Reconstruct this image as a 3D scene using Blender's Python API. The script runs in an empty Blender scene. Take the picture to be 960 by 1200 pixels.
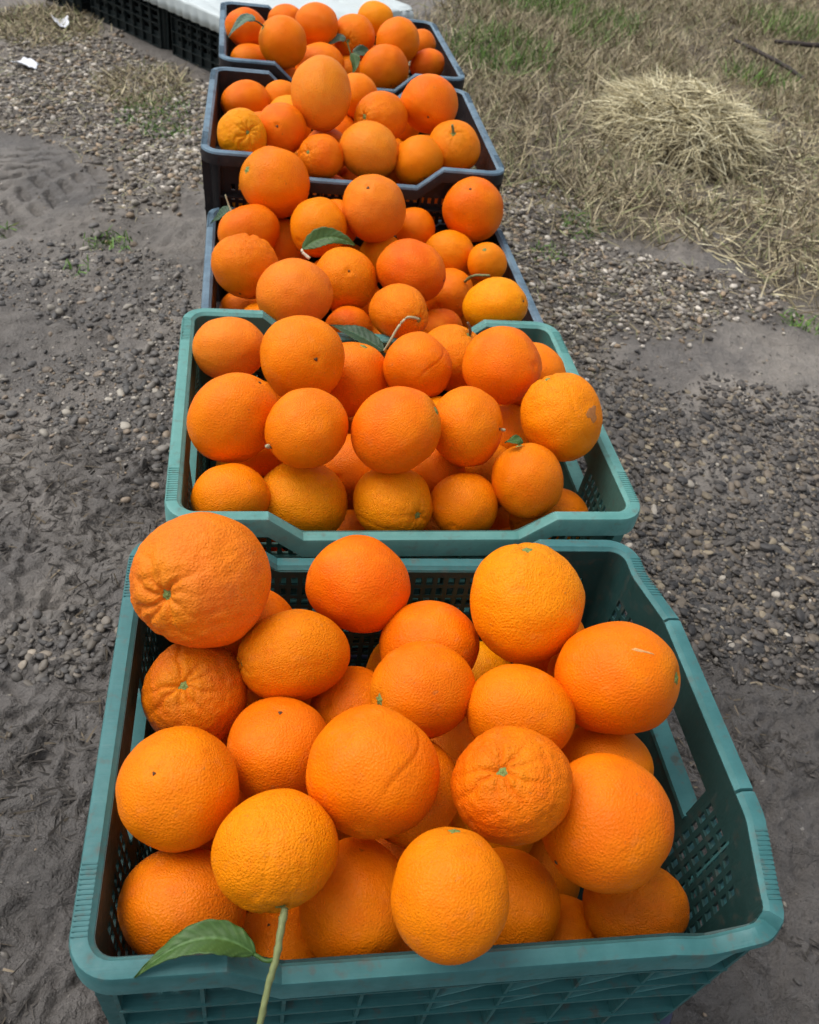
import bpy, bmesh, math, random
import numpy as np
from mathutils import Vector, Matrix

scene = bpy.context.scene
COL = scene.collection
R_ = math.radians
random.seed(5)
rng = np.random.default_rng(5)

# ------------------------------------------------------------------ camera
cd = bpy.data.cameras.new('camera'); cam = bpy.data.objects.new('camera', cd); COL.objects.link(cam)
CR = Vector((0.98600277, 0.11150951, 0.12395227)); CU = Vector((-0.16672893, 0.65944576, 0.73302985)); CF = Vector((0, 0.74343589, -0.66880721))
CAM_LOC = Vector((0, 0, 1.10))
cam.matrix_world = Matrix(((CR.x, CU.x, -CF.x, CAM_LOC.x), (CR.y, CU.y, -CF.y, CAM_LOC.y), (CR.z, CU.z, -CF.z, CAM_LOC.z), (0, 0, 0, 1)))
cd.sensor_fit = 'HORIZONTAL'; cd.sensor_width = 36.0
cd.lens = 1052.13 / 960 * 36.0
cd.clip_start = 0.02; cd.clip_end = 500
cd.dof.use_dof = True; cd.dof.focus_distance = 0.80; cd.dof.aperture_fstop = 18.0
scene.camera = cam

# ------------------------------------------------------------------ sky, sun, exposure (overcast)
SUN_EL, SUN_AZ = R_(62), R_(-80)      # azimuth from +Y towards +X
w = bpy.data.worlds.new('World'); scene.world = w; w.use_nodes = True
nt = w.node_tree; nt.nodes.clear()
sky = nt.nodes.new('ShaderNodeTexSky'); sky.sky_type = 'NISHITA'; sky.sun_disc = False
sky.sun_elevation = SUN_EL; sky.sun_rotation = SUN_AZ
sky.air_density = 1.0; sky.dust_density = 4.0; sky.ozone_density = 1.0
hs = nt.nodes.new('ShaderNodeHueSaturation'); hs.inputs['Saturation'].default_value = 0.34
bg = nt.nodes.new('ShaderNodeBackground'); bg.inputs['Strength'].default_value = 0.13
wo = nt.nodes.new('ShaderNodeOutputWorld')
nt.links.new(sky.outputs['Color'], hs.inputs['Color']); nt.links.new(hs.outputs['Color'], bg.inputs['Color']); nt.links.new(bg.outputs[0], wo.inputs['Surface'])
sd = bpy.data.lights.new('sun', 'SUN'); sun = bpy.data.objects.new('sun', sd); COL.objects.link(sun)
sd.energy = 1.0; sd.angle = R_(40); sd.color = (1.0, 0.975, 0.94)
sun_dir = Vector((math.sin(SUN_AZ) * math.cos(SUN_EL), math.cos(SUN_AZ) * math.cos(SUN_EL), math.sin(SUN_EL)))
sun.rotation_euler = (-sun_dir).to_track_quat('-Z', 'Y').to_euler()
scene.view_settings.view_transform = 'Standard'; scene.view_settings.look = 'None'
scene.view_settings.exposure = 0.58; scene.view_settings.gamma = 1.0
scene.view_settings.use_curve_mapping = False

cy = scene.cycles; cy.max_bounces = 6; cy.diffuse_bounces = 3; cy.glossy_bounces = 2; cy.transmission_bounces = 2; cy.adaptive_threshold = 0.02

# ------------------------------------------------------------------ layout data (metres, ground z = 0)
ORANGES = [
 (1,-0.1647,0.5157,0.5177,0.0580,(-0.318,-0.823,0.471),1.083,'p',2,'s',"largest orange, wrinkled, perched on the back left corner of the nearest crate"),
 (1,-0.0365,0.5884,0.4669,0.0471,(0.931,0.237,-0.278),1.120,'r',0,'-',"smooth orange against the back wall of the nearest crate, right of the largest orange"),
 (1,-0.0807,0.4946,0.4641,0.0438,(-0.887,-0.448,0.107),1.220,'o',1,'s',"orange lying sideways just below right of the largest orange, pointed end left"),
 (1,-0.1582,0.4567,0.4366,0.0441,(-0.103,-0.447,0.888),0.960,'b',2,'s',"dull wrinkled orange with green button under the largest orange"),
 (1,-0.1378,0.3468,0.4719,0.0446,(0.252,0.316,-0.915),0.960,'o',0,'n',"orange with small black mark against the left wall of the nearest crate"),
 (1,-0.0745,0.4147,0.4395,0.0413,(0.051,-0.234,-0.971),0.911,'r',0,'n',"orange with a dark dot on top, between the black-marked orange and the central creased one"),
 (1,0.0060,0.3718,0.4996,0.0484,(0.727,0.204,-0.656),0.939,'o',0,'-',"big smooth orange with a crease at the centre of the nearest crate"),
 (1,0.0356,0.4692,0.4802,0.0436,(-0.773,-0.589,0.237),1.080,'o',0,'s',"orange with stem button at its lower left, above the central creased one"),
 (1,0.0393,0.5476,0.4423,0.0450,(-0.875,-0.008,-0.483),1.093,'o',0,'-',"orange in the nearest crate half hidden behind the one with a lower left stem button"),
 (1,0.1184,0.5675,0.5035,0.0530,(-0.166,0.394,0.904),1.039,'y',1,'s',"yellowish bumpy orange with crown up, topmost at the back right of the nearest crate"),
 (1,0.1997,0.5003,0.4995,0.0500,(0.864,-0.165,0.476),1.084,'o',0,'s',"orange with a pale scar, stem dent facing right, by the handle of the nearest crate"),
 (1,0.1196,0.4621,0.4815,0.0422,(0.984,0.070,-0.167),1.097,'o',0,'-',"plain orange between the crowned yellowish one and the green-buttoned star one"),
 (1,0.1077,0.3683,0.5169,0.0419,(-0.352,-0.279,0.893),0.960,'o',2,'s',"orange with bright green button and star creases, right of centre in the nearest crate"),
 (1,0.1895,0.3758,0.4775,0.0507,(0.709,0.636,0.306),0.970,'r',0,'n',"large reddish orange with brown navel, by the right wall of the nearest crate"),
 (1,0.0701,0.2813,0.5135,0.0411,(-0.100,0.771,0.629),1.027,'o',0,'s',"tall oval orange in front centre of the nearest crate, stem end up"),
 (1,-0.0546,0.3032,0.4881,0.0420,(0.345,-0.914,-0.212),0.943,'y',1,'s',"yellow orange with a long cut twig and a leaf, front left of the nearest crate"),
 (1,-0.1190,0.2871,0.4083,0.0446,(-0.983,0.123,-0.134),1.098,'b',0,'-',"dull brownish orange in the front left corner of the nearest crate, behind the leaf"),
 (1,0.0083,0.3146,0.4031,0.0449,(0.087,-0.722,-0.687),1.090,'o',0,'-',"shaded orange between the twigged orange and the tall oval one"),
 (1,0.1305,0.3431,0.3823,0.0446,(0.634,0.314,-0.707),0.993,'o',0,'-',"shaded orange peeping out right of the tall oval one in front"),
 (1,0.2404,0.3634,0.3773,0.0392,(-0.107,0.652,0.750),0.840,'b',1,'s',"dull lumpy orange low in the front right corner of the nearest crate"),
 (1,-0.0444,0.2942,0.3496,0.0344,(0.332,-0.093,-0.939),0.840,'o',0,'n',"low orange behind the twig at the front rim of the nearest crate"),
 (1,0.0403,0.4057,0.4262,0.0408,(-0.288,0.723,-0.628),0.960,'o',0,'-',"shaded orange wedged between the central creased one and the green-buttoned star one"),
 (1,-0.0188,0.4902,0.4003,0.0436,(0.558,0.439,-0.704),1.037,'o',0,'-',"shaded orange above the central creased one, between two upper oranges"),
 (1,0.2091,0.4650,0.4191,0.0399,(-0.836,0.302,-0.458),1.105,'o',0,'-',"shaded orange under the pale-scarred one by the handle"),
 (1,0.0478,0.3176,0.3232,0.0366,(0.894,0.433,-0.116),1.220,'o',0,'-',"low dark orange at the front rim between twig and tall oval orange"),
 (1,0.1877,0.3496,0.3288,0.0353,(0.978,0.206,-0.040),1.098,'o',0,'-',"dark orange deep at the front rim left of the lumpy corner one"),
 (2,-0.2557,0.9470,0.4701,0.0416,(-0.967,-0.025,-0.255),1.148,'p',0,'-',"pale orange in the back left corner of the second crate"),
 (2,-0.1579,0.9081,0.4986,0.0495,(-0.458,0.722,-0.519),0.960,'o',0,'n',"round orange with small navel facing front, back row of the second crate"),
 (2,-0.1026,0.9776,0.4343,0.0464,(0.210,0.205,0.956),1.106,'o',0,'s',"orange in the second crate below the dark leaf, half hidden by the small-navel one"),
 (2,-0.0202,0.9798,0.4677,0.0426,(-0.163,0.185,-0.969),0.980,'o',0,'-',"orange with a fine crease in the middle of the second crate's back row"),
 (2,0.0221,1.0565,0.4434,0.0434,(0.418,0.080,0.905),0.953,'o',1,'s',"orange with short brown stem behind the back row of the second crate"),
 (2,0.0818,0.9550,0.5063,0.0474,(-0.724,0.520,-0.453),1.049,'r',0,'-',"smooth reddish orange at the right of the second crate's back row"),
 (2,0.1272,1.0151,0.4586,0.0432,(0.689,0.582,-0.431),0.923,'o',0,'-',"small sliver of orange behind the reddish one at the second crate's right"),
 (2,0.1575,0.8780,0.4979,0.0490,(-0.535,0.331,0.777),1.076,'y',1,'s',"yellowish orange with a brown rub mark, rightmost in the second crate"),
 (2,-0.2109,0.7880,0.4854,0.0507,(-0.503,-0.281,-0.818),1.083,'o',0,'n',"large orange against the left wall of the second crate"),
 (2,-0.1238,0.7667,0.5050,0.0426,(0.731,0.631,0.261),1.118,'o',0,'n',"orange with a small nib at its left, second crate, right of the large left-wall one"),
 (2,-0.0296,0.7824,0.5120,0.0483,(0.809,0.153,0.568),1.067,'r',0,'s',"large reddish orange at the centre of the second crate"),
 (2,0.0484,0.8349,0.4919,0.0429,(-0.903,0.270,-0.335),0.854,'o',0,'n',"orange with a nib at its right, beside the large reddish central one"),
 (2,0.1255,0.7946,0.4626,0.0407,(-0.411,0.406,0.816),1.059,'o',0,'s',"orange with a green stem bit on top, front right of the second crate"),
 (2,-0.1939,0.7127,0.4353,0.0392,(-0.926,-0.130,-0.354),1.143,'o',0,'-',"half-sunken orange in the front left corner of the second crate"),
 (2,-0.1217,0.7518,0.4121,0.0477,(0.890,0.409,-0.203),1.134,'y',1,'-',"bumpy yellowish orange, second from the left along the second crate's front rim"),
 (2,-0.0198,0.7621,0.4235,0.0445,(0.695,-0.650,0.309),1.071,'y',1,'s',"orange with green star button at the middle of the second crate's front rim"),
 (2,0.0602,0.7755,0.4273,0.0380,(0.257,0.965,0.044),0.963,'o',0,'-',"orange right of the green-star one along the second crate's front rim"),
 (2,0.1664,0.8150,0.3945,0.0427,(0.922,0.363,0.135),1.220,'o',0,'-',"low orange at the right end of the second crate's front rim"),
 (2,-0.0813,0.8321,0.4001,0.0444,(0.166,0.885,-0.435),0.960,'o',0,'-',"shaded orange below the large reddish central one in the second crate"),
 (2,0.0193,0.8401,0.4151,0.0406,(0.636,0.110,-0.764),0.999,'o',0,'-',"shaded orange between the central reddish one and the front rim of the second crate"),
 (2,0.0883,0.8767,0.3943,0.0415,(-0.259,0.234,-0.937),1.004,'o',0,'-',"shaded orange left of the green-stem-bit one in the second crate"),
 (2,0.1141,0.9548,0.4015,0.0423,(-0.761,0.474,-0.443),0.996,'o',0,'-',"dark orange between the right-nib one and the brown-rubbed one"),
 (3,-0.3013,1.4013,0.4944,0.0543,(-0.735,-0.504,0.454),0.974,'o',0,'s',"orange perched highest at the back left of the third crate, under the fourth crate's rim"),
 (3,-0.3244,1.3208,0.4440,0.0444,(0.783,0.581,0.223),1.220,'o',0,'n',"orange at the left wall of the third crate below the highest perched one"),
 (3,-0.2932,1.1744,0.4621,0.0469,(-0.018,0.821,0.571),0.915,'o',2,'n',"orange with wrinkled dark navel, left wall of the third crate"),
 (3,-0.2081,1.1086,0.4663,0.0498,(-0.934,0.001,-0.357),1.077,'p',0,'-',"pale large orange at the front left of the third crate"),
 (3,-0.1370,1.3790,0.4885,0.0517,(0.176,0.520,-0.836),1.037,'p',0,'n',"orange with brown navel spots, top of the third crate's pile"),
 (3,0.0201,1.4770,0.4723,0.0534,(0.185,0.504,-0.844),1.043,'r',0,'n',"orange with a dark dot at the back right of the third crate"),
 (3,-0.2169,1.3331,0.4629,0.0453,(0.522,0.836,0.171),1.021,'o',0,'-',"orange above the single green leaf in the third crate"),
 (3,-0.1538,1.2290,0.4378,0.0450,(-0.172,0.689,-0.704),0.960,'o',1,'n',"orange with black dots below the green leaf in the third crate"),
 (3,-0.0579,1.2409,0.4648,0.0488,(-0.968,0.250,0.004),1.158,'r',0,'n',"smooth reddish orange at the centre of the third crate"),
 (3,-0.0613,1.1272,0.4568,0.0424,(0.686,-0.686,0.241),1.184,'o',1,'s',"orange with the curved cut twig at the third crate's front"),
 (3,0.0727,1.1891,0.4588,0.0442,(-0.759,0.408,-0.508),1.220,'y',0,'n',"yellow orange lying sideways at the third crate's front right"),
 (3,-0.0057,1.4024,0.4229,0.0399,(0.944,0.270,-0.192),1.085,'y',0,'-',"small yellowish orange right of the reddish central one in the third crate"),
 (3,0.0568,1.3718,0.4336,0.0317,(-0.263,-0.423,0.867),1.088,'y',0,'s',"small orange by the right wall of the third crate, below the dark-dotted one"),
 (3,-0.0713,1.4464,0.4361,0.0355,(0.542,0.321,-0.777),1.051,'r',0,'-',"orange half hidden right of the brown-spotted one in the third crate"),
 (3,0.0053,1.3172,0.3958,0.0409,(0.347,0.937,0.032),1.045,'r',0,'-',"reddish orange between the central one and the sideways yellow one"),
 (3,-0.1163,1.3901,0.4022,0.0392,(-0.871,0.451,-0.196),1.056,'y',0,'-',"yellowish orange behind the reddish central one in the third crate"),
 (3,-0.1361,1.1678,0.3910,0.0344,(-0.900,0.010,-0.435),1.108,'r',0,'-',"low orange at the third crate's front, above the dark leaf"),
 (3,-0.0002,1.2139,0.3902,0.0327,(0.934,0.355,-0.047),1.118,'r',0,'-',"low reddish orange at the third crate's front, right of the twigged one"),
 (3,-0.2830,1.3802,0.3953,0.0442,(0.169,0.499,-0.850),0.947,'o',0,'-',"shaded orange between the left wall oranges and the leaf in the third crate"),
 (3,-0.1776,1.4141,0.3659,0.0373,(0.350,0.829,-0.436),0.960,'o',0,'-',"shaded orange behind the green leaf in the third crate"),
 (3,-0.2027,1.4104,0.4366,0.0390,(0.293,0.685,-0.667),0.923,'r',0,'-',"orange behind the brown-spotted one's left edge in the third crate"),
 (3,-0.3035,1.2159,0.3630,0.0364,(0.856,0.449,-0.257),1.196,'r',0,'-',"sliver of orange behind the second crate's back left corner"),
 (3,0.0313,1.4401,0.3685,0.0374,(-0.186,0.982,-0.011),0.960,'o',0,'-',"shaded orange by the short green stem in the third crate"),
 (4,-0.2682,1.6009,0.5769,0.0552,(-0.090,0.596,0.798),1.155,'p',0,'-',"tall egg-shaped orange topping the fourth crate"),
 (4,-0.4314,1.7276,0.4977,0.0417,(0.795,0.594,0.118),1.220,'o',0,'-',"orange at the back left of the fourth crate"),
 (4,-0.3753,1.4787,0.5294,0.0390,(0.457,-0.716,0.527),0.960,'y',2,'s',"wrinkled orange with grey-green button, front left corner of the fourth crate"),
 (4,-0.3226,1.5373,0.5307,0.0403,(-0.006,0.909,-0.417),0.960,'r',0,'n',"orange with a centre dot below left of the egg-shaped one"),
 (4,-0.3735,1.7799,0.4972,0.0346,(0.860,0.499,-0.106),1.101,'o',0,'-',"orange half hidden left of the egg-shaped one in the fourth crate"),
 (4,-0.2469,1.4997,0.5093,0.0370,(-0.519,-0.746,0.417),0.990,'o',1,'s',"orange with stem button below the egg-shaped one at the fourth crate's front"),
 (4,-0.1701,1.5297,0.5222,0.0483,(-0.972,0.235,-0.009),1.120,'p',0,'-',"round orange at the middle of the fourth crate's front rim"),
 (4,-0.1637,1.6188,0.5485,0.0464,(-0.507,-0.833,0.222),1.220,'o',1,'s',"wrinkled orange with stem dent right of the egg-shaped one"),
 (4,-0.0859,1.6858,0.5631,0.0481,(-0.049,0.987,0.153),0.960,'r',0,'n',"smooth orange topmost at the back right of the fourth crate"),
 (4,-0.0298,1.5967,0.5282,0.0417,(-0.105,-0.604,0.790),0.884,'o',1,'s',"orange with a standing green stem by the fourth crate's right wall"),
 (4,-0.0849,1.5405,0.5141,0.0395,(-0.426,0.812,0.398),0.890,'o',0,'n',"orange with a faint navel at the fourth crate's front right"),
 (4,-0.0247,1.6255,0.4554,0.0379,(0.937,0.346,-0.058),1.220,'o',0,'-',"low orange behind the raised right end of the fourth crate's front rim"),
 (4,-0.2348,1.8076,0.5170,0.0394,(0.575,0.372,-0.729),0.979,'o',0,'-',"orange peeping out right of the egg-shaped one's top"),
 (5,-0.5069,2.0313,0.5426,0.0401,(0.842,0.497,-0.209),1.131,'r',0,'-',"orange under a grey-green leaf in the farthest crate's left corner"),
 (5,-0.4852,1.9764,0.4962,0.0362,(0.838,0.542,-0.061),1.220,'r',0,'-',"low orange at the left front rim of the farthest crate"),
 (5,-0.4111,1.9438,0.5506,0.0482,(-0.786,-0.266,0.558),0.976,'o',0,'s',"oval orange holding the grey-green leaf in the farthest crate"),
 (5,-0.3693,2.0893,0.5559,0.0436,(-0.987,0.162,-0.021),1.099,'r',0,'-',"smooth reddish orange at the back of the farthest crate"),
 (5,-0.4644,2.2243,0.5186,0.0365,(-0.983,0.104,-0.151),1.145,'r',0,'-',"orange half hidden behind the oval leafed one in the farthest crate"),
 (5,-0.2927,2.1311,0.5323,0.0439,(-0.167,-0.985,0.049),0.960,'o',1,'s',"orange with stem and leaves facing front, middle of the farthest crate"),
 (5,-0.2696,2.2995,0.5364,0.0380,(-0.974,0.202,-0.100),1.220,'y',0,'-',"yellow orange at the very back of the farthest crate"),
 (5,-0.1935,2.0935,0.5501,0.0447,(-0.046,-0.949,-0.312),0.930,'o',0,'s',"tall orange right of the stem-and-leaves one in the farthest crate"),
 (5,-0.2064,2.0130,0.5104,0.0474,(-0.461,0.795,0.394),0.840,'r',0,'n',"round orange at the farthest crate's front rim, under the tall one"),
 (5,-0.1249,2.1071,0.5088,0.0346,(0.865,0.450,0.220),1.220,'r',0,'-',"orange at the right front of the farthest crate"),
 (5,-0.1533,2.2202,0.5171,0.0331,(0.899,0.428,0.093),1.143,'r',0,'-',"orange half hidden right of the tall one in the farthest crate"),
 (5,-0.3420,2.0099,0.5013,0.0459,(-0.970,0.121,-0.213),1.220,'o',0,'-',"orange just behind the egg-shaped one's crown, farthest crate's front"),
 (5,-0.2918,2.0742,0.4714,0.0408,(-0.980,0.199,-0.018),1.122,'o',0,'-',"shaded orange below the hanging leaf in the farthest crate"),
]
BURIED = [
 (1,-0.1324,0.5494,0.4174,0.0447,'deep orange glimpsed left of the orange lying sideways just below right in the nearest crate'),
 (1,0.1592,0.6173,0.4003,0.0403,'deep orange glimpsed below the yellowish bumpy orange with crown up in the nearest crate'),
 (1,0.0244,0.5790,0.3528,0.0425,'deep orange glimpsed left of the orange with stem button in the nearest crate'),
 (1,0.1024,0.6037,0.3337,0.0396,'deep orange glimpsed left of the plain orange between the crowned yellowish one'),
 (1,0.1958,0.5536,0.4268,0.0390,'deep orange glimpsed left of the orange with a pale scar in the nearest crate'),
 (1,-0.1116,0.5523,0.3307,0.0448,'deep orange glimpsed below the orange lying sideways just below right in the nearest crate'),
 (1,-0.1488,0.4782,0.3422,0.0394,'deep orange glimpsed below the dull wrinkled orange with green button in the nearest crate'),
 (1,0.0744,0.5065,0.3404,0.0430,'deep orange glimpsed behind the shaded orange wedged between the central creased one'),
 (1,0.1873,0.5741,0.3362,0.0406,'deep orange glimpsed right of the plain orange between the crowned yellowish one'),
 (1,0.1543,0.5075,0.3762,0.0411,'deep orange glimpsed below the plain orange between the crowned yellowish one'),
 (1,-0.1258,0.3897,0.3772,0.0396,'deep orange glimpsed right of the orange with small black mark in the nearest crate'),
 (1,-0.0699,0.4576,0.3432,0.0392,'deep orange glimpsed below the orange with a dark dot on top'),
 (1,0.1206,0.4341,0.3457,0.0429,'deep orange glimpsed below the orange with bright green button in the nearest crate'),
 (1,-0.0400,0.4137,0.2766,0.0441,'deep orange glimpsed right of the yellow orange with a long cut twig'),
 (1,0.0434,0.3962,0.3326,0.0432,'deep orange glimpsed below the shaded orange wedged between the central creased one'),
 (1,0.1788,0.4281,0.2752,0.0427,'deep orange glimpsed behind the shaded orange peeping out right in the nearest crate'),
 (1,-0.1105,0.3272,0.2761,0.0432,'deep orange glimpsed right of the dull brownish orange in the front left corner'),
 (1,-0.0228,0.3303,0.2840,0.0418,'deep orange glimpsed right of the low orange behind the twig in the nearest crate'),
 (1,0.1021,0.3742,0.2736,0.0411,'deep orange glimpsed below the tall oval orange in front centre in the nearest crate'),
 (1,0.2104,0.4924,0.3175,0.0392,''),
 (1,-0.0293,0.5656,0.2777,0.0447,''),
 (1,0.0013,0.4857,0.3065,0.0415,''),
 (1,-0.1295,0.4135,0.2979,0.0425,''),
 (1,0.0674,0.4474,0.2730,0.0404,''),
 (1,-0.0540,0.3693,0.3489,0.0410,''),
 (1,0.0604,0.5604,0.2753,0.0428,''),
 (1,0.1548,0.6142,0.2746,0.0404,''),
 (2,-0.2253,0.9716,0.3615,0.0409,'deep orange glimpsed right of the large orange against the left wall'),
 (2,-0.0368,1.0270,0.3947,0.0396,''),
 (2,0.0245,0.9306,0.4126,0.0424,'deep orange glimpsed left of the orange with a nib in the sea green crate'),
 (2,0.0963,1.0569,0.3841,0.0391,''),
 (2,-0.1457,0.9808,0.3595,0.0391,''),
 (2,-0.0839,1.0165,0.3268,0.0394,'deep orange glimpsed left of the large reddish orange at the centre'),
 (2,-0.2060,0.8769,0.3841,0.0444,'deep orange glimpsed below the large orange against the left wall in the sea green crate'),
 (2,-0.2290,0.9176,0.2986,0.0401,''),
 (2,-0.0639,0.8480,0.2751,0.0417,'deep orange glimpsed left of the orange with green star button in the sea green crate'),
 (2,0.1211,0.9483,0.2775,0.0441,'deep orange glimpsed right of the orange right of the green-star one'),
 (2,0.0433,0.7982,0.3419,0.0445,'deep orange glimpsed below the orange right of the green-star one in the sea green crate'),
 (2,-0.1860,0.7865,0.3449,0.0411,'deep orange glimpsed right of the half-sunken orange in the front left corner'),
 (2,0.1441,0.8660,0.2733,0.0398,'deep orange glimpsed below the low orange at the right end in the sea green crate'),
 (2,-0.1936,0.8438,0.2787,0.0443,'deep orange glimpsed left of the bumpy yellowish orange in the sea green crate'),
 (2,-0.0838,0.7692,0.2890,0.0404,'deep orange glimpsed below the bumpy yellowish orange in the sea green crate'),
 (2,-0.1615,0.7557,0.2732,0.0398,'deep orange glimpsed below the half-sunken orange in the front left corner'),
 (2,-0.0041,0.7785,0.2735,0.0395,'deep orange glimpsed below the orange with green star button in the sea green crate'),
 (2,0.0564,0.8509,0.2753,0.0415,'deep orange glimpsed right of the orange with green star button in the sea green crate'),
 (2,0.0719,0.9946,0.3419,0.0400,''),
 (2,-0.0532,0.9085,0.3762,0.0402,''),
 (2,-0.0086,0.9721,0.3420,0.0417,''),
 (2,-0.1400,0.8957,0.3286,0.0450,''),
 (2,-0.1798,0.9804,0.2769,0.0433,''),
 (2,-0.0917,0.9478,0.2768,0.0435,''),
 (3,-0.1840,1.2946,0.3923,0.0399,''),
 (3,-0.1466,1.3450,0.3377,0.0433,'deep orange glimpsed below the orange with black dots below the green leaf'),
 (3,-0.2531,1.1269,0.3929,0.0396,"deep orange glimpsed right of the sliver of orange behind the second crate's back"),
 (3,0.0246,1.3700,0.3394,0.0398,'deep orange glimpsed below the reddish orange between the central one in the third crate'),
 (3,-0.0825,1.2090,0.3463,0.0434,'deep orange glimpsed below the orange with the curved cut twig in the third crate'),
 (3,-0.2295,1.1668,0.3208,0.0447,''),
 (3,0.0638,1.2008,0.3410,0.0448,"deep orange glimpsed below the low reddish orange at the third crate's front"),
 (3,0.0357,1.1906,0.2556,0.0401,'deep orange glimpsed below the yellow orange lying sideways in the third crate'),
 (3,-0.0693,1.2966,0.3337,0.0435,''),
 (3,0.0061,1.3689,0.2591,0.0441,''),
 (3,-0.0597,1.1651,0.2717,0.0443,''),
 (3,-0.1531,1.1762,0.2585,0.0441,''),
 (3,-0.2252,1.2230,0.3891,0.0419,''),
 (3,-0.2788,1.3010,0.2563,0.0418,''),
 (3,-0.1572,1.2689,0.2994,0.0419,''),
 (3,-0.0072,1.2400,0.3058,0.0426,''),
 (3,-0.2382,1.1125,0.2555,0.0407,''),
 (3,-0.2700,1.3643,0.3097,0.0416,''),
 (3,-0.2238,1.2311,0.2593,0.0447,''),
 (3,-0.0839,1.2487,0.2584,0.0440,''),
 (4,-0.3443,1.7062,0.4850,0.0432,'deep orange glimpsed behind the orange with a centre dot below left'),
 (4,-0.3797,1.6195,0.4780,0.0424,''),
 (4,-0.2624,1.7726,0.4521,0.0397,'deep orange glimpsed behind the orange with stem button below the egg-shaped one'),
 (4,-0.1413,1.7947,0.4888,0.0398,'deep orange glimpsed right of the wrinkled orange with stem dent right in the fourth crate'),
 (4,-0.2543,1.6071,0.4791,0.0403,'deep orange glimpsed left of the round orange at the middle in the fourth crate'),
 (4,-0.0859,1.7914,0.4278,0.0431,'deep orange glimpsed right of the orange with a faint navel in the fourth crate'),
 (4,-0.1532,1.7360,0.4366,0.0402,''),
 (4,-0.3245,1.6470,0.4157,0.0442,''),
 (4,-0.3248,1.5687,0.4471,0.0396,''),
 (4,-0.4028,1.6863,0.4262,0.0411,'deep orange glimpsed below the wrinkled orange with grey-green button in the fourth crate'),
 (4,-0.2445,1.6857,0.4387,0.0421,''),
 (4,-0.1908,1.6226,0.4175,0.0438,'deep orange glimpsed below the round orange at the middle in the fourth crate'),
 (4,-0.1321,1.5935,0.4732,0.0393,'deep orange glimpsed left of the orange with a faint navel in the fourth crate'),
 (4,-0.2351,1.5312,0.4246,0.0446,'deep orange glimpsed below the orange with stem button below the egg-shaped one'),
 (4,-0.3558,1.4967,0.4143,0.0406,'deep orange glimpsed below the orange with a centre dot below left'),
 (4,-0.0745,1.5647,0.4267,0.0416,'deep orange glimpsed left of the low orange behind the raised right end'),
 (4,-0.2947,1.5219,0.3523,0.0418,''),
 (4,-0.0367,1.5780,0.3546,0.0408,'deep orange glimpsed below the low orange behind the raised right end'),
 (4,-0.1737,1.5520,0.3626,0.0422,'deep orange glimpsed below the orange with a faint navel in the fourth crate'),
 (4,-0.2306,1.5390,0.3022,0.0390,'deep orange glimpsed below the wrinkled orange with stem dent right in the fourth crate'),
 (4,-0.0984,1.6692,0.4596,0.0417,''),
 (4,-0.1549,1.6835,0.3465,0.0435,''),
 (4,-0.1070,1.6267,0.3837,0.0400,''),
 (4,-0.1122,1.5846,0.3081,0.0450,''),
 (4,-0.4020,1.7456,0.3637,0.0410,''),
 (4,-0.3844,1.6473,0.3498,0.0412,''),
 (4,-0.3609,1.5010,0.3029,0.0397,''),
 (5,-0.3293,2.2443,0.4854,0.0446,''),
 (5,-0.2497,2.2634,0.4446,0.0437,''),
 (5,-0.3724,2.0935,0.4546,0.0408,''),
 (5,-0.4140,1.9697,0.4614,0.0419,'deep orange glimpsed right of the low orange at the left front rim'),
 (5,-0.4454,2.0488,0.4320,0.0438,''),
 (5,-0.1952,2.2470,0.3783,0.0439,"deep orange glimpsed below the round orange at the farthest crate's front rim"),
 (5,-0.1734,2.1447,0.3850,0.0419,''),
 (5,-0.1384,2.0665,0.4232,0.0403,''),
 (5,-0.3853,2.0719,0.3656,0.0399,''),
 (5,-0.4335,2.1314,0.4903,0.0395,''),
 (5,-0.2202,2.1662,0.4564,0.0444,''),
 (5,-0.2443,2.0868,0.4001,0.0401,''),
 (5,-0.5240,2.2049,0.3505,0.0403,''),
 (5,-0.4895,2.0758,0.3647,0.0412,''),
 (5,-0.3274,2.1311,0.3853,0.0426,''),
 (5,-0.1878,2.0468,0.3544,0.0438,''),
 (5,-0.4594,1.9596,0.3034,0.0401,''),
]
CRATES = {
 1: (0.0356,0.4645,0.4635,0.2283,0.52,0.415,0.235),
 2: (-0.0408,0.8983,0.4643,0.2465,0.52,0.415,0.235),
 3: (-0.1220,1.2738,0.4304,0.2459,0.505,0.425,0.22),
 4: (-0.2253,1.6587,0.5291,0.2306,0.505,0.425,0.27),
 5: (-0.3283,2.1248,0.5286,0.2584,0.505,0.425,0.27),
}
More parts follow.
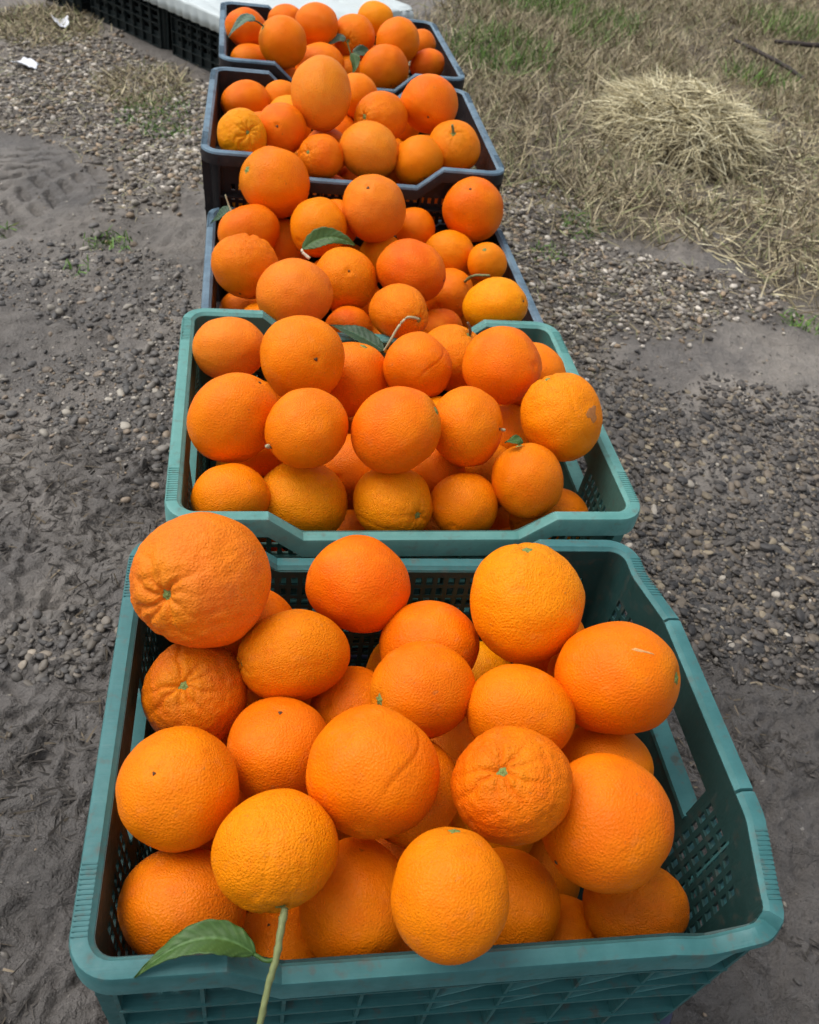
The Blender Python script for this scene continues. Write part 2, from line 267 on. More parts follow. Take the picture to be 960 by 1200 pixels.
TWIGS = [
 ('yellow orange with a long cut twig and a leaf, front left of the nearest crate','twig',[[-0.0385, 0.266, 0.4857], [-0.0381, 0.251, 0.4835], [-0.0376, 0.2369, 0.4772], [-0.0392, 0.2244, 0.4696], [-0.04, 0.2095, 0.4593], [-0.0405, 0.1936, 0.4448]],0.0023,'green'),
 ('yellow orange with a long cut twig and a leaf, front left of the nearest crate','twig',[[-0.0374, 0.2362, 0.4764], [-0.0441, 0.2355, 0.4725], [-0.0528, 0.2384, 0.4726]],0.0014,'leafgreen'),
 ('yellow orange with a long cut twig and a leaf, front left of the nearest crate','leaf',[[-0.0522, 0.2381, 0.4723], [-0.0905, 0.2516, 0.4935], [-0.1262, 0.2152, 0.4626]],0.024,'leafgreen'),
 ("orange with the curved cut twig at the third crate's front",'twig',[[-0.0314, 1.092, 0.4715], [-0.0465, 1.0843, 0.4757], [-0.0569, 1.0726, 0.4658], [-0.0652, 1.0601, 0.4488], [-0.0714, 1.0562, 0.435]],0.0017,'pale'),
 ("orange with the curved cut twig at the third crate's front",'leaf',[[-0.0714, 1.0562, 0.435], [-0.1172, 1.0754, 0.45], [-0.1526, 1.0821, 0.4447]],0.03,'darkgreen'),
 ('orange at the left wall of the third crate below the highest perched one','twig',[[-0.3504, 1.3165, 0.4724], [-0.3571, 1.3217, 0.4815], [-0.3632, 1.3253, 0.4954]],0.0013,'pale'),
 ('orange at the left wall of the third crate below the highest perched one','leaf',[[-0.3535, 1.3282, 0.4654], [-0.3688, 1.3344, 0.4657], [-0.3887, 1.3304, 0.4413]],0.028,'darkgreen'),
 ('oval orange holding the grey-green leaf in the farthest crate','twig',[[-0.4448, 1.922, 0.5804], [-0.4544, 1.9186, 0.5874], [-0.462, 1.9146, 0.5902]],0.0014,'darkgreen'),
 ('oval orange holding the grey-green leaf in the farthest crate','leaf',[[-0.4603, 1.9148, 0.5904], [-0.4856, 1.9206, 0.6005], [-0.5074, 1.8856, 0.5579]],0.026,'greygreen'),
 ('orange with stem and leaves facing front, middle of the farthest crate','twig',[[-0.3, 2.0817, 0.5364], [-0.2919, 2.0583, 0.5301], [-0.2852, 2.0421, 0.5252]],0.0013,'leafgreen'),
 ('orange with stem and leaves facing front, middle of the farthest crate','leaf',[[-0.2852, 2.0421, 0.5252], [-0.2644, 2.0299, 0.5182], [-0.2738, 2.0115, 0.4912]],0.022,'leafgreen'),
 ('orange with stem and leaves facing front, middle of the farthest crate','leaf',[[-0.3036, 2.0801, 0.538], [-0.3226, 2.0794, 0.547], [-0.3426, 2.0561, 0.5211]],0.026,'greygreen'),
 ('orange with stem and leaves facing front, middle of the farthest crate','leaf',[[-0.2836, 2.0543, 0.5257], [-0.2573, 2.0597, 0.5317], [-0.2405, 2.0541, 0.5189]],0.024,'darkgreen'),
 ("orange with a standing green stem by the fourth crate's right wall",'twig',[[-0.0344, 1.5768, 0.556], [-0.0355, 1.5752, 0.5635], [-0.0382, 1.5743, 0.5719]],0.0022,'green'),
 ('reddish orange between the central one and the sideways yellow one','twig',[[0.0257, 1.3034, 0.4295], [0.0369, 1.2922, 0.4476], [0.0614, 1.2875, 0.4546]],0.002,'green'),
 ('orange with short brown stem behind the back row of the second crate','twig',[[0.0404, 1.0602, 0.4799], [0.0388, 1.0577, 0.4902], [0.0339, 1.0568, 0.4989]],0.0018,'brown'),
 ('orange with a small nib at its left, second crate, right of the large left-wall one','twig',[[-0.1584, 0.7396, 0.494], [-0.1613, 0.7358, 0.4963]],0.0022,'pale'),
 ('orange with a nib at its right, beside the large reddish central one','twig',[[0.0836, 0.8306, 0.4999], [0.0911, 0.8273, 0.5027]],0.0018,'pale'),
 ('orange with a green stem bit on top, front right of the second crate','leaf',[[0.1102, 0.8016, 0.5069], [0.1011, 0.8024, 0.5139], [0.0914, 0.8001, 0.5052]],0.014,'leafgreen'),
]
LOOSE_LEAF = [[-0.2278, 1.2602, 0.4596], [-0.1928, 1.2806, 0.4924], [-0.1491, 1.2705, 0.4745]]
LOOSE_PETIOLE = [[-0.2278, 1.2602, 0.4596], [-0.2253, 1.2549, 0.4571], [-0.2139, 1.2521, 0.4506]]
# ------------------------------------------------------------------ helpers
def tag(o, label=None, cat=None, group=None, kind=None):
    if label: o['label'] = label
    if cat: o['category'] = cat
    if group: o['group'] = group
    if kind: o['kind'] = kind
    return o

def link(name, me, mat=None, parent=None):
    o = bpy.data.objects.new(name, me); COL.objects.link(o)
    if mat is not None and me is not None and len(me.materials) == 0: me.materials.append(mat)
    if parent is not None: o.parent = parent
    return o

def empty(name, loc, rz=0.0):
    o = bpy.data.objects.new(name, None); COL.objects.link(o)
    o.location = loc; o.rotation_euler = (0, 0, rz); o.empty_display_size = 0.05
    return o

def pymesh(name, verts, faces, smooth=True):
    me = bpy.data.meshes.new(name); me.from_pydata([tuple(v) for v in verts], [], faces); me.update()
    if smooth: me.polygons.foreach_set('use_smooth', [True] * len(me.polygons))
    return me

def np_mesh(name, V, Fq, smooth=True, col=None, attr='col'):
    """V (n,3) float, Fq (m,k) int, all faces with k corners"""
    V = np.ascontiguousarray(V, np.float32); Fq = np.ascontiguousarray(Fq, np.int32)
    me = bpy.data.meshes.new(name); k = Fq.shape[1]
    me.vertices.add(len(V)); me.vertices.foreach_set('co', V.ravel())
    me.loops.add(Fq.size); me.loops.foreach_set('vertex_index', Fq.ravel())
    me.polygons.add(len(Fq)); me.polygons.foreach_set('loop_start', np.arange(0, Fq.size, k, dtype=np.int32))
    me.polygons.foreach_set('use_smooth', np.full(len(Fq), smooth))
    if col is not None:
        a = me.attributes.new(attr, 'FLOAT_COLOR', 'POINT')
        c = np.ones((len(V), 4), np.float32); c[:, :3] = col; a.data.foreach_set('color', c.ravel())
    me.update(calc_edges=True); me.validate()
    return me

_perm = np.random.default_rng(99).random((256, 256))
def vnoise(x, y, s=0):
    x = np.asarray(x) + s * 17.31; y = np.asarray(y) + s * 9.77
    xi = np.floor(x).astype(int); yi = np.floor(y).astype(int); fx = x - xi; fy = y - yi
    fx = fx * fx * (3 - 2 * fx); fy = fy * fy * (3 - 2 * fy)
    g = lambda a, b: _perm[a & 255, b & 255]
    return (g(xi, yi) * (1 - fx) + g(xi + 1, yi) * fx) * (1 - fy) + (g(xi, yi + 1) * (1 - fx) + g(xi + 1, yi + 1) * fx) * fy
def fbm(x, y, o=4, s=0):
    r = 0; a = 0.5; f = 1.0
    for i in range(o): r = r + a * vnoise(x * f, y * f, s + i); a *= 0.5; f *= 2.03
    return r
def sstep(a, b, x):
    t = np.clip((x - a) / (b - a), 0, 1); return t * t * (3 - 2 * t)

# ------------------------------------------------------------------ materials
def mat(name):
    m = bpy.data.materials.new(name); m.use_nodes = True
    t = m.node_tree; b = t.nodes['Principled BSDF']
    return m, t, b, t.nodes, t.links
def node(t, typ, **kw):
    n = t.nodes.new(typ)
    for k, v in kw.items():
        if hasattr(n, k) and not k[0].isupper(): setattr(n, k, v)
    return n
def noise(t, vec, scale, detail=3, rough=0.55, w=None):
    n = t.nodes.new('ShaderNodeTexNoise'); n.inputs['Scale'].default_value = scale; n.inputs['Detail'].default_value = detail; n.inputs['Roughness'].default_value = rough
    if w is not None:
        n.noise_dimensions = '4D'; t.links.new(w, n.inputs['W'])
    if vec is not None: t.links.new(vec, n.inputs['Vector'])
    return n.outputs['Fac']
def ramp(t, fac, stops):
    n = t.nodes.new('ShaderNodeValToRGB'); e = n.color_ramp.elements
    while len(e) < len(stops): e.new(0.5)
    for el, (p, c) in zip(e, stops):
        el.position = p; el.color = (c, c, c, 1) if isinstance(c, (int, float)) else (*c, 1)
    t.links.new(fac, n.inputs['Fac']); return n.outputs['Color']
def mixc(t, fac, a, b, mode='MIX'):
    n = t.nodes.new('ShaderNodeMix'); n.data_type = 'RGBA'; n.blend_type = mode
    for inp, v in ((n.inputs[0], fac), (n.inputs[6], a), (n.inputs[7], b)):
        if isinstance(v, (int, float)): inp.default_value = v
        elif isinstance(v, tuple): inp.default_value = (*v, 1) if len(v) == 3 else v
        else: t.links.new(v, inp)
    return n.outputs[2]
def mathn(t, op, a, b=None):
    n = t.nodes.new('ShaderNodeMath'); n.operation = op
    for i, v in enumerate((a, b)):
        if v is None: continue
        if isinstance(v, (int, float)): n.inputs[i].default_value = v
        else: t.links.new(v, n.inputs[i])
    return n.outputs[0]
def bump(t, h, strength, dist, prev=None):
    n = t.nodes.new('ShaderNodeBump'); n.inputs['Strength'].default_value = strength; n.inputs['Distance'].default_value = dist
    t.links.new(h, n.inputs['Height'])
    if prev is not None: t.links.new(prev, n.inputs['Normal'])
    return n.outputs['Normal']

def peel_material(rough_peel):
    m, t, b, N, L = mat('orange_peel_rough' if rough_peel else 'orange_peel')
    tc = N.new('ShaderNodeTexCoord'); oi = N.new('ShaderNodeObjectInfo')
    off = N.new('ShaderNodeVectorMath'); off.operation = 'ADD'; L.new(tc.outputs['Object'], off.inputs[0])
    cv = N.new('ShaderNodeCombineXYZ'); L.new(mathn(t, 'MULTIPLY', oi.outputs['Random'], 53.0), cv.inputs[0]); L.new(mathn(t, 'MULTIPLY', oi.outputs['Random'], 29.0), cv.inputs[1]); L.new(cv.outputs[0], off.inputs[1])
    v = off.outputs[0]
    big = noise(t, v, 1.2, 2, 0.5); med = noise(t, v, 5.0, 3, 0.6)
    c = mixc(t, ramp(t, big, [(0.38, 0.0), (0.68, 0.5)]), oi.outputs['Color'], (0.90, 0.245, 0.001))
    c = mixc(t, ramp(t, med, [(0.48, 0.0), (0.75, 0.30)]), c, (0.76, 0.122, 0.001))
    bl = noise(t, v, 2.9, 4, 0.65)
    c = mixc(t, ramp(t, bl, [(0.57, 0.0), (0.84, 0.16)]), c, (0.66, 0.30, 0.12))
    sp = noise(t, v, 9, 2, 0.6)
    c = mixc(t, ramp(t, sp, [(0.70, 0.0), (0.76, 0.5)]), c, (0.26, 0.11, 0.025))
    sc = N.new('ShaderNodeSeparateXYZ'); L.new(tc.outputs['Object'], sc.inputs[0])
    c = mixc(t, mathn(t, 'MULTIPLY', ramp(t, sc.outputs['Z'], [(0.80, 0.0), (0.97, 1.0)]), 0.35), c, (0.55, 0.22, 0.008))
    scf = noise(t, v, 1.9, 6, 0.75)
    c = mixc(t, ramp(t, scf, [(0.655, 0.0), (0.70, 0.35)]), c, (0.40, 0.19, 0.06))
    vor = N.new('ShaderNodeTexVoronoi'); vor.inputs['Scale'].default_value = 26; L.new(v, vor.inputs['Vector'])
    c = mixc(t, ramp(t, vor.outputs['Distance'], [(0.0, 0.22), (0.35, 0.0)]), c, (0.70, 0.13, 0.004))
    L.new(c, b.inputs['Base Color'])
    L.new(ramp(t, bl, [(0.3, 0.38), (0.7, 0.52)]), b.inputs['Roughness'])
    b.inputs['Specular IOR Level'].default_value = 0.13
    h1 = noise(t, v, 27, 3, 0.55)
    nb = bump(t, h1, 1.0, 0.0010 if rough_peel else 0.0005)
    nb = bump(t, vor.outputs['Distance'], 0.8, 0.0007 if rough_peel else 0.0006, nb)
    L.new(nb, b.inputs['Normal'])
    return m
PEEL = peel_material(False); PEEL_R = peel_material(True)

def plain(name, col, rough=0.5, var=0.25, scale=60, bmp=0.0, spec=0.5, bdist=0.002):
    m, t, b, N, L = mat(name)
    tc = N.new('ShaderNodeTexCoord'); n = noise(t, tc.outputs['Object'], scale, 4)
    c = mixc(t, n, tuple(x * (1 - var) for x in col), tuple(min(1, x * (1 + var)) for x in col))
    L.new(c, b.inputs['Base Color']); b.inputs['Roughness'].default_value = rough; b.inputs['Specular IOR Level'].default_value = spec
    if bmp: L.new(bump(t, n, bmp, bdist), b.inputs['Normal'])
    return m

def plastic(name, col, worn, rough=0.42, dirt=(0.10, 0.075, 0.055), wear=0.5, dirtk=0.35):
    m, t, b, N, L = mat(name); edge = 0.0 if 'wall' in name or name in ('plastic_black', 'plastic_green_black') else 0.5
    tc = N.new('ShaderNodeTexCoord'); v = tc.outputs['Object']
    n1 = noise(t, v, 26, 6, 0.7); n2 = noise(t, v, 80, 4, 0.6)
    mp = N.new('ShaderNodeMapping'); mp.inputs['Scale'].default_value = (9, 260, 40); mp.inputs['Rotation'].default_value = (0, 0, 0.5); L.new(v, mp.inputs['Vector'])
    sc = noise(t, mp.outputs['Vector'], 1.0, 3, 0.6)
    mp2 = N.new('ShaderNodeMapping'); mp2.inputs['Scale'].default_value = (300, 14, 40); mp2.inputs['Rotation'].default_value = (0, 0, -0.35); L.new(v, mp2.inputs['Vector'])
    sc2 = noise(t, mp2.outputs['Vector'], 1.0, 3, 0.6)
    c = mixc(t, ramp(t, n1, [(0.35, 0.0), (0.7, wear)]), col, worn)
    c = mixc(t, ramp(t, sc, [(0.70, 0.0), (0.76, 0.22)]), c, tuple(min(1, x * 1.4 + 0.02) for x in worn))
    c = mixc(t, ramp(t, sc2, [(0.71, 0.0), (0.77, 0.25)]), c, tuple(x * 0.6 for x in col))
    c = mixc(t, ramp(t, n2, [(0.55, 0.0), (0.72, dirtk)]), c, dirt)
    d3 = noise(t, v, 38, 2, 0.4)
    c = mixc(t, ramp(t, d3, [(0.70, 0.0), (0.75, 0.6)]), c, tuple(x * 0.5 for x in dirt))
    ge = N.new('ShaderNodeNewGeometry')
    c = mixc(t, mathn(t, 'MULTIPLY', ramp(t, ge.outputs['Pointiness'], [(0.53, 0.0), (0.60, edge)]), ramp(t, n1, [(0.3, 0.3), (0.6, 1.0)])), c, tuple(min(1, x * 1.7 + 0.03) for x in worn))
    L.new(c, b.inputs['Base Color'])
    b.inputs['Specular IOR Level'].default_value = 0.25
    L.new(ramp(t, n2, [(0.3, rough - 0.08), (0.75, rough + 0.22)]), b.inputs['Roughness'])
    nb = bump(t, sc, 0.35, 0.0010); nb = bump(t, n2, 0.25, 0.0010, nb)
    L.new(nb, b.inputs['Normal'])
    return m
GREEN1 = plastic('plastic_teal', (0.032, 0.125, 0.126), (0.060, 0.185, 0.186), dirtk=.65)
GREEN1_WALL_SHADED = plastic('plastic_teal_wall', (0.014, 0.046, 0.043), (0.026, 0.074, 0.070), wear=0.4)  # same teal plastic as the rim, darkened: interior shade put into the colour
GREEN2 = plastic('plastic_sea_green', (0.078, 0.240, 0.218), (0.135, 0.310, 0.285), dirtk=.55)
GREEN2_WALL_SHADED = plastic('plastic_sea_green_wall', (0.040, 0.115, 0.095), (0.075, 0.170, 0.145), wear=0.4)  # sea green rim plastic again, shade inside the crate painted in as darker colour
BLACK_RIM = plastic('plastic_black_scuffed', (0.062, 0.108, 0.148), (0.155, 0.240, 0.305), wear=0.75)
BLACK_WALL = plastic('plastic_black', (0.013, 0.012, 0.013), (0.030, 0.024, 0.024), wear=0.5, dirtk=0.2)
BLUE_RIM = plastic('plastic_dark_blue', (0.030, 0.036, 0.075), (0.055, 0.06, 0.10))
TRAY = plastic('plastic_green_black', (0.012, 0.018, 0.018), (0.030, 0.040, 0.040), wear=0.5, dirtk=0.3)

def attr_mat(name, attr, rough=0.7, spec=0.3, bscale=200, bstr=0.3, bdist=0.002, transl=0.0):
    m, t, b, N, L = mat(name)
    a = N.new('ShaderNodeAttribute'); a.attribute_name = attr
    tc = N.new('ShaderNodeTexCoord'); n = noise(t, tc.outputs['Object'], bscale, 3)
    c = mixc(t, 0.35, a.outputs['Color'], mixc(t, n, (0.35, 0.35, 0.35), (1.5, 1.5, 1.5)), 'MULTIPLY')
    L.new(c, b.inputs['Base Color']); b.inputs['Roughness'].default_value = rough; b.inputs['Specular IOR Level'].default_value = spec
    L.new(bump(t, n, bstr, bdist), b.inputs['Normal'])
    return m
STONE = attr_mat('river_stone', 'col', 0.55, 0.4, 160, 0.35, 0.0015)
FIBRE = attr_mat('dry_fibre', 'col', 0.75, 0.25, 90, 0.1, 0.001)
GRASSM = attr_mat('green_blades', 'col', 0.55, 0.35, 90, 0.1, 0.001)

def ground_material():
    m, t, b, N, L = mat('wet_mud')
    a = N.new('ShaderNodeAttribute'); a.attribute_name = 'soil'
    tc = N.new('ShaderNodeTexCoord'); v = tc.outputs['Object']
    n1 = noise(t, v, 3.0, 6, 0.6); n2 = noise(t, v, 34, 6, 0.65); n3 = noise(t, v, 220, 4, 0.6)
    c = mixc(t, 1.0, a.outputs['Color'], mixc(t, n1, (0.62, 0.62, 0.63), (1.38, 1.36, 1.34)), 'MULTIPLY')
    c = mixc(t, 1.0, c, mixc(t, n2, (0.60, 0.59, 0.58), (1.42, 1.41, 1.40)), 'MULTIPLY')
    sp = noise(t, v, 95, 2, 0.5)
    c = mixc(t, ramp(t, sp, [(0.72, 0.0), (0.76, 0.8)]), c, (0.30, 0.28, 0.25))
    L.new(c, b.inputs['Base Color'])
    L.new(ramp(t, n1, [(0.35, 0.36), (0.62, 0.72)]), b.inputs['Roughness'])
    b.inputs['Specular IOR Level'].default_value = 0.45
    nb = bump(t, n2, 1.0, 0.016); nb = bump(t, n3, 0.9, 0.0050, nb)
    L.new(nb, b.inputs['Normal'])
    return m
MUD = ground_material()

# ------------------------------------------------------------------ ground
BLOBS = {
 'bed': [(0.61, 1.40, .26, .34), (0.42, 1.58, .12, .27), (0.66, 1.18, .17, .16), (0.56, 1.08, .12, .12), (0.80, 1.72, .18, .14), (0.49, 1.25, .10, .14), (0.92, 1.35, .2, .25)],
 'mid': [(0.26, 2.37, .16, .45), (0.42, 2.22, .24, .22), (0.17, 2.74, .10, .24), (0.66, 2.30, .22, .13), (0.31, 1.90, .10, .15)],
 'left': [(-1.0, 3.15, .22, .22), (-1.35, 3.42, .22, .2), (-.78, 2.85, .12, .3), (-1.54, 3.34, .28, .43), (-1.05, 2.97, .19, .39), (-1.38, 2.94, .2, .24), (-0.87, 2.57, .13, .36)],
 'left2': [(-0.59, 1.64, .11, .20), (-0.84, 1.83, .21, .18), (-0.73, 1.37, .13, .15), (-0.58, 1.38, .12, .13), (-0.48, 1.44, .07, .24)],
 'left3': [(-0.50, 0.79, .08, .06), (-0.44, 0.85, .06, .045)],
 'thatch': [(0.30, 4.18, .62, 1.4), (0.95, 5.06, 1.1, 1.1), (1.1, 3.12, .34, .72), (0.53, 2.85, .27, .30), (0.03, 3.29, .18, .6), (-1.77, 3.8, .2, .25), (-1.2, 3.3, .15, .2), (2.2, 4.6, .9, 1.5), (1.5, 6.8, 2.0, 1.2)],
}
def field(x, y, key, soft=0.35):
    r = np.zeros_like(x)
    for cx, cy, rx, ry in BLOBS[key]:
        d = np.hypot((x - cx) / rx, (y - cy) / ry) + (fbm(x * 9, y * 9, 3, 3) - 0.45) * 0.9
        r = np.maximum(r, 1 - sstep(1 - soft, 1 + soft, d))
    return r
def height(x, y):
    d = np.hypot(x + 0.1, (y - 1.2) * 0.45)
    h = (fbm(x * 0.9, y * 0.9, 3, 1) - 0.45) * 0.07 * sstep(0.35, 1.6, d)
    h = h + (fbm(x * 7, y * 7, 4, 2) - 0.46) * 0.034
    near = 1 - sstep(3.5, 6, y)
    rid = 1 - np.abs(fbm(x * 26, y * 34, 3, 5) - 0.45) * 5
    h = h + np.clip(rid, -1, 1) * 0.0030 * near + (fbm(x * 34, y * 34, 4, 8) - 0.45) * 0.024 * near * (0.25 + 1.5 * fbm(x * 2.5, y * 2.5, 2, 15))
    # tyre tread pressed into the mud at the left
    ax, ay = 0.10, 0.9949; u = (x + 1.20) * ay - (y - 2.25) * ax; s = (x + 1.20) * ax + (y - 2.25) * ay
    lug = np.maximum(sstep(0.35, 0.6, np.sin((s + 0.9 * np.abs(u)) * 2 * math.pi / 0.075)), 0)
    band = sstep(0.17, 0.12, np.abs(u)) * sstep(0.55, 0.35, np.abs(s))
    grooves = sstep(0.35, 0.6, np.abs(np.sin(u * 2 * math.pi / 0.16)))
    h = h - band * (0.004 + 0.020 * lug * grooves * (0.3 + 1.2 * fbm(x * 8, y * 8, 2, 17)))
    tr = sstep(1.5, .7, np.hypot((x + 1.45) * .9, y - 3.75)); h = h * (1 - .8 * tr) - .06 * tr
    h = h + 0.012 * field(x, y, 'bed') * fbm(x * 12, y * 12, 2, 4)
    for c in CRATES.values():       # trodden flat below the crates
        cy_, sy_ = math.cos(c[3]), math.sin(c[3]); lx = x - c[0]; ly = y - c[1]
        uu = np.maximum(np.abs(cy_ * lx + sy_ * ly) - c[4] / 2, 0); vv = np.maximum(np.abs(-sy_ * lx + cy_ * ly) - c[5] / 2, 0)
        k = sstep(0.10, 0.0, np.hypot(uu, vv)); h = h * (1 - k) - 0.002 * k
    return h
def spread_axis(parts):
    out = []
    for a, b, st in parts: out.append(np.arange(a, b, st))
    return np.concatenate(out)
gx = spread_axis([(-80, -6, 4.0), (-6, -2.2, .10), (-2.2, -1.3, .02), (-1.3, -.8, .0085), (-.8, -.08, .0055), (-.08, .25, .03), (.25, 1.0, .0055), (1.0, 1.3, .0085), (1.3, 2.6, .025), (2.6, 7, .12), (7, 81, 4.0)])
gy = spread_axis([(-60, -2, 4.0), (-2, .2, .08), (.2, 1.3, .0055), (1.3, 2.6, .0095), (2.6, 4.2, .018), (4.2, 8, .05), (8, 14, .3), (14, 101, 5.0)])
GX, GY = np.meshgrid(gx, gy); GZ = height(GX, GY)
gr = np.random.default_rng(77)      # straw trodden into the mud leaves grooves with raised lips
for i in range(1500):
    if i % 2: cx_, cy_ = gr.uniform(-.78, -.1), gr.uniform(.22, 1.25)
    else: cx_, cy_ = gr.uniform(.28, .98), gr.uniform(.25, 1.2)
    ln_ = gr.uniform(.012, .045); an_ = gr.uniform(0, 3.14); dp_ = gr.uniform(.003, .0075)
    i0, i1 = np.searchsorted(gx, [cx_ - ln_, cx_ + ln_]); j0, j1 = np.searchsorted(gy, [cy_ - ln_, cy_ + ln_])
    dx_, dy_ = GX[j0:j1, i0:i1] - cx_, GY[j0:j1, i0:i1] - cy_
    a_ = dx_ * math.cos(an_) + dy_ * math.sin(an_); b_ = -dx_ * math.sin(an_) + dy_ * math.cos(an_) + 8 * a_ * a_ * gr.uniform(-1, 1)
    e_ = sstep(ln_, ln_ * .7, np.abs(a_)); GZ[j0:j1, i0:i1] += e_ * dp_ * (.55 * np.exp(-((b_ - .008) / .005) ** 2) - np.exp(-(b_ / .0045) ** 2))
nx_, ny_ = len(gx), len(gy)
idx = np.arange(nx_ * ny_).reshape(ny_, nx_)
quads = np.stack([idx[:-1, :-1], idx[:-1, 1:], idx[1:, 1:], idx[1:, :-1]], -1).reshape(-1, 4)
soil = np.empty((ny_, nx_, 3)); mudc = np.array([0.098, 0.091, 0.084])
soil[:] = mudc
tan = sstep(1.0, 1.55, GY + (fbm(GX * 4, GY * 4, 3, 13) - .45) * 1.2) * sstep(.33, .52, fbm(GX * 3.1, GY * 3.1, 4, 14)); tan = np.maximum(tan, sstep(1.15, 1.5, GY) * .35)[..., None]
soil = soil * (1 - tan) + np.array([0.205, 0.188, 0.165]) * tan
k = (0.50 + 1.0 * fbm(GX * 2.3, GY * 2.3, 4, 12) + .5 * (fbm(GX * 14, GY * 14, 3, 18) - .45))[..., None]; soil *= k
th = field(GX, GY, 'thatch', 0.5)[..., None]; th = np.maximum(th, sstep(4.5, 6.5, GY)[..., None])
soil = soil * (1 - th) + np.array([0.130, 0.105, 0.070]) * th
gl = np.maximum(field(GX, GY, 'left'), field(GX, GY, 'mid'))[..., None] * 0.6
soil = soil * (1 - gl) + np.array([0.120, 0.105, 0.085]) * gl
ground = link('ground', np_mesh('ground', np.stack([GX, GY, GZ], -1).reshape(-1, 3), quads, True, soil.reshape(-1, 3), 'soil'), MUD)
tag(ground, 'dark wet mud trodden around the row of crates', 'ground', kind='structure')

def in_crates(x, y, pad=0.0):
    r = np.zeros(len(x), bool)
    for c in CRATES.values():
        cy_, sy_ = math.cos(c[3]), math.sin(c[3]); lx = x - c[0]; ly = y - c[1]
        r |= (np.abs(cy_ * lx + sy_ * ly) < c[4] / 2 - 0.02 + pad) & (np.abs(-sy_ * lx + cy_ * ly) < c[5] / 2 - 0.02 + pad)
    return r
def scatter(blobs, n, soft=1.0, pad=0.0):
    """n points over ellipses, denser inside, ragged rim"""
    area = np.array([b[2] * b[3] for b in blobs]); pick = rng.choice(len(blobs), n, p=area / area.sum())
    B = np.array(blobs)[pick]; a = rng.random(n) * 2 * math.pi; r = np.sqrt(rng.random(n)) * (1 + soft * np.abs(rng.normal(0, 0.22, n)))
    x = B[:, 0] + np.cos(a) * r * B[:, 2]; y = B[:, 1] + np.sin(a) * r * B[:, 3]
    rag = fbm(x * 9, y * 9, 3, 3); keep = (r + (rag - 0.45) * 1.1 < 1.1 + .3 * soft * rng.random(n) ** 2) & ~in_crates(x, y, pad)
    return x[keep], y[keep]

# ------------------------------------------------------------------ gravel (uncountable: stuff)
def ico(sub):
    bm = bmesh.new(); bmesh.ops.create_icosphere(bm, subdivisions=sub, radius=1.0)
    V = np.array([v.co for v in bm.verts]); Fc = np.array([[v.index for v in f.verts] for f in bm.faces]); bm.free(); return V, Fc
def pebbles(name, label, x, y, smin, smax, palette, sub=2, lift=0.0, flat=(0.35, 0.65), sink=0.35, power=1.6):
    n = len(x); V0, F0 = ico(sub); nv = len(V0)
    kinds = []
    for k in range(14):
        g = np.random.default_rng(k + 50); V = V0.copy()
        for j in range(5):
            d = g.normal(size=3); d /= np.linalg.norm(d); V *= (1 - 0.16 * np.clip(V @ d - 0.45, 0, 1) * 2)[:, None]
        V += (V @ g.normal(size=(3, 3)) * 0.10); kinds.append(V)
    kinds = np.array(kinds)
    s = smin + (smax - smin) * rng.random(n) ** power
    P = kinds[rng.integers(0, len(kinds), n)].copy()
    sc = np.stack([s * rng.uniform(.8, 1.25, n), s * rng.uniform(.6, .95, n), s * rng.uniform(*flat, n)], 1) * 0.5
    P *= sc[:, None, :]
    ti = rng.normal(0, 0.28, n); c, sn = np.cos(ti)[:, None], np.sin(ti)[:, None]
    P[..., 0], P[..., 2] = P[..., 0] * c - P[..., 2] * sn, P[..., 0] * sn + P[..., 2] * c
    yw = rng.random(n) * 2 * math.pi; c, sn = np.cos(yw)[:, None], np.sin(yw)[:, None]
    P[..., 0], P[..., 1] = P[..., 0] * c - P[..., 1] * sn, P[..., 0] * sn + P[..., 1] * c
    z = height(x, y) + sc[:, 2] * (1 - 2 * sink) + rng.random(n) * lift
    P += np.stack([x, y, z], 1)[:, None, :]
    pal = np.array([p[:3] for p in palette]); pw = np.array([p[3] for p in palette], float); pw /= pw.sum()
    colr = pal[rng.choice(len(pal), n, p=pw)] * rng.uniform(.65, 1.35, (n, 1))
    Fi = (F0[None] + (np.arange(n) * nv)[:, None, None]).reshape(-1, 3)
    o = link(name, np_mesh(name, P.reshape(-1, 3), Fi, True, np.repeat(colr, nv, 0)), STONE)
    return tag(o, label, 'gravel', kind='stuff')
DARKP = [(.074, .066, .058, 6), (.105, .092, .079, 5), (.145, .118, .088, 3.5), (.045, .042, .040, 3), (.23, .19, .13, 1.4), (.38, .34, .28, .22)]
LIGHTP = [(.20, .17, .135, 4), (.31, .28, .23, 3.2), (.11, .095, .08, 4), (.52, .47, .40, 1.5), (.27, .20, .13, 2.2)]
MIXP = [(.10, .093, .085, 5), (.16, .145, .125, 3), (.065, .062, .058, 3), (.32, .29, .24, .9), (.21, .165, .12, 1.4)]
x, y = scatter(BLOBS['bed'], 5200, 1.5); pebbles('gravel_bed', 'bed of dark rounded gravel right of the green crates', x, y, .009, .028, DARKP, 2, .002, flat=(.28, .5), sink=.46)
x, y = scatter(BLOBS['bed'], 7000, 2.2); pebbles('gravel_bed', 'small dark stones filling the gravel bed right of the green crates', x, y, .005, .015, DARKP + MIXP, 1, .004, sink=.4)
x, y = scatter(BLOBS['mid'], 3300, 1.6); pebbles('gravel_strip', 'pale gravel strip right of the dark crates below the straw', x, y, .009, .028, LIGHTP, 1, .004, sink=.4)
x, y = scatter(BLOBS['mid'], 3600, 1.4); pebbles('gravel_strip', 'fine pale grit in the gravel strip below the straw', x, y, .004, .012, LIGHTP + MIXP, 1, .002, sink=.4)
x, y = scatter(BLOBS['left'], 3900); pebbles('gravel_patch', 'pale gravel patch at the upper left beside the black trays', x, y, .010, .034, LIGHTP, 1, .003, sink=.42)
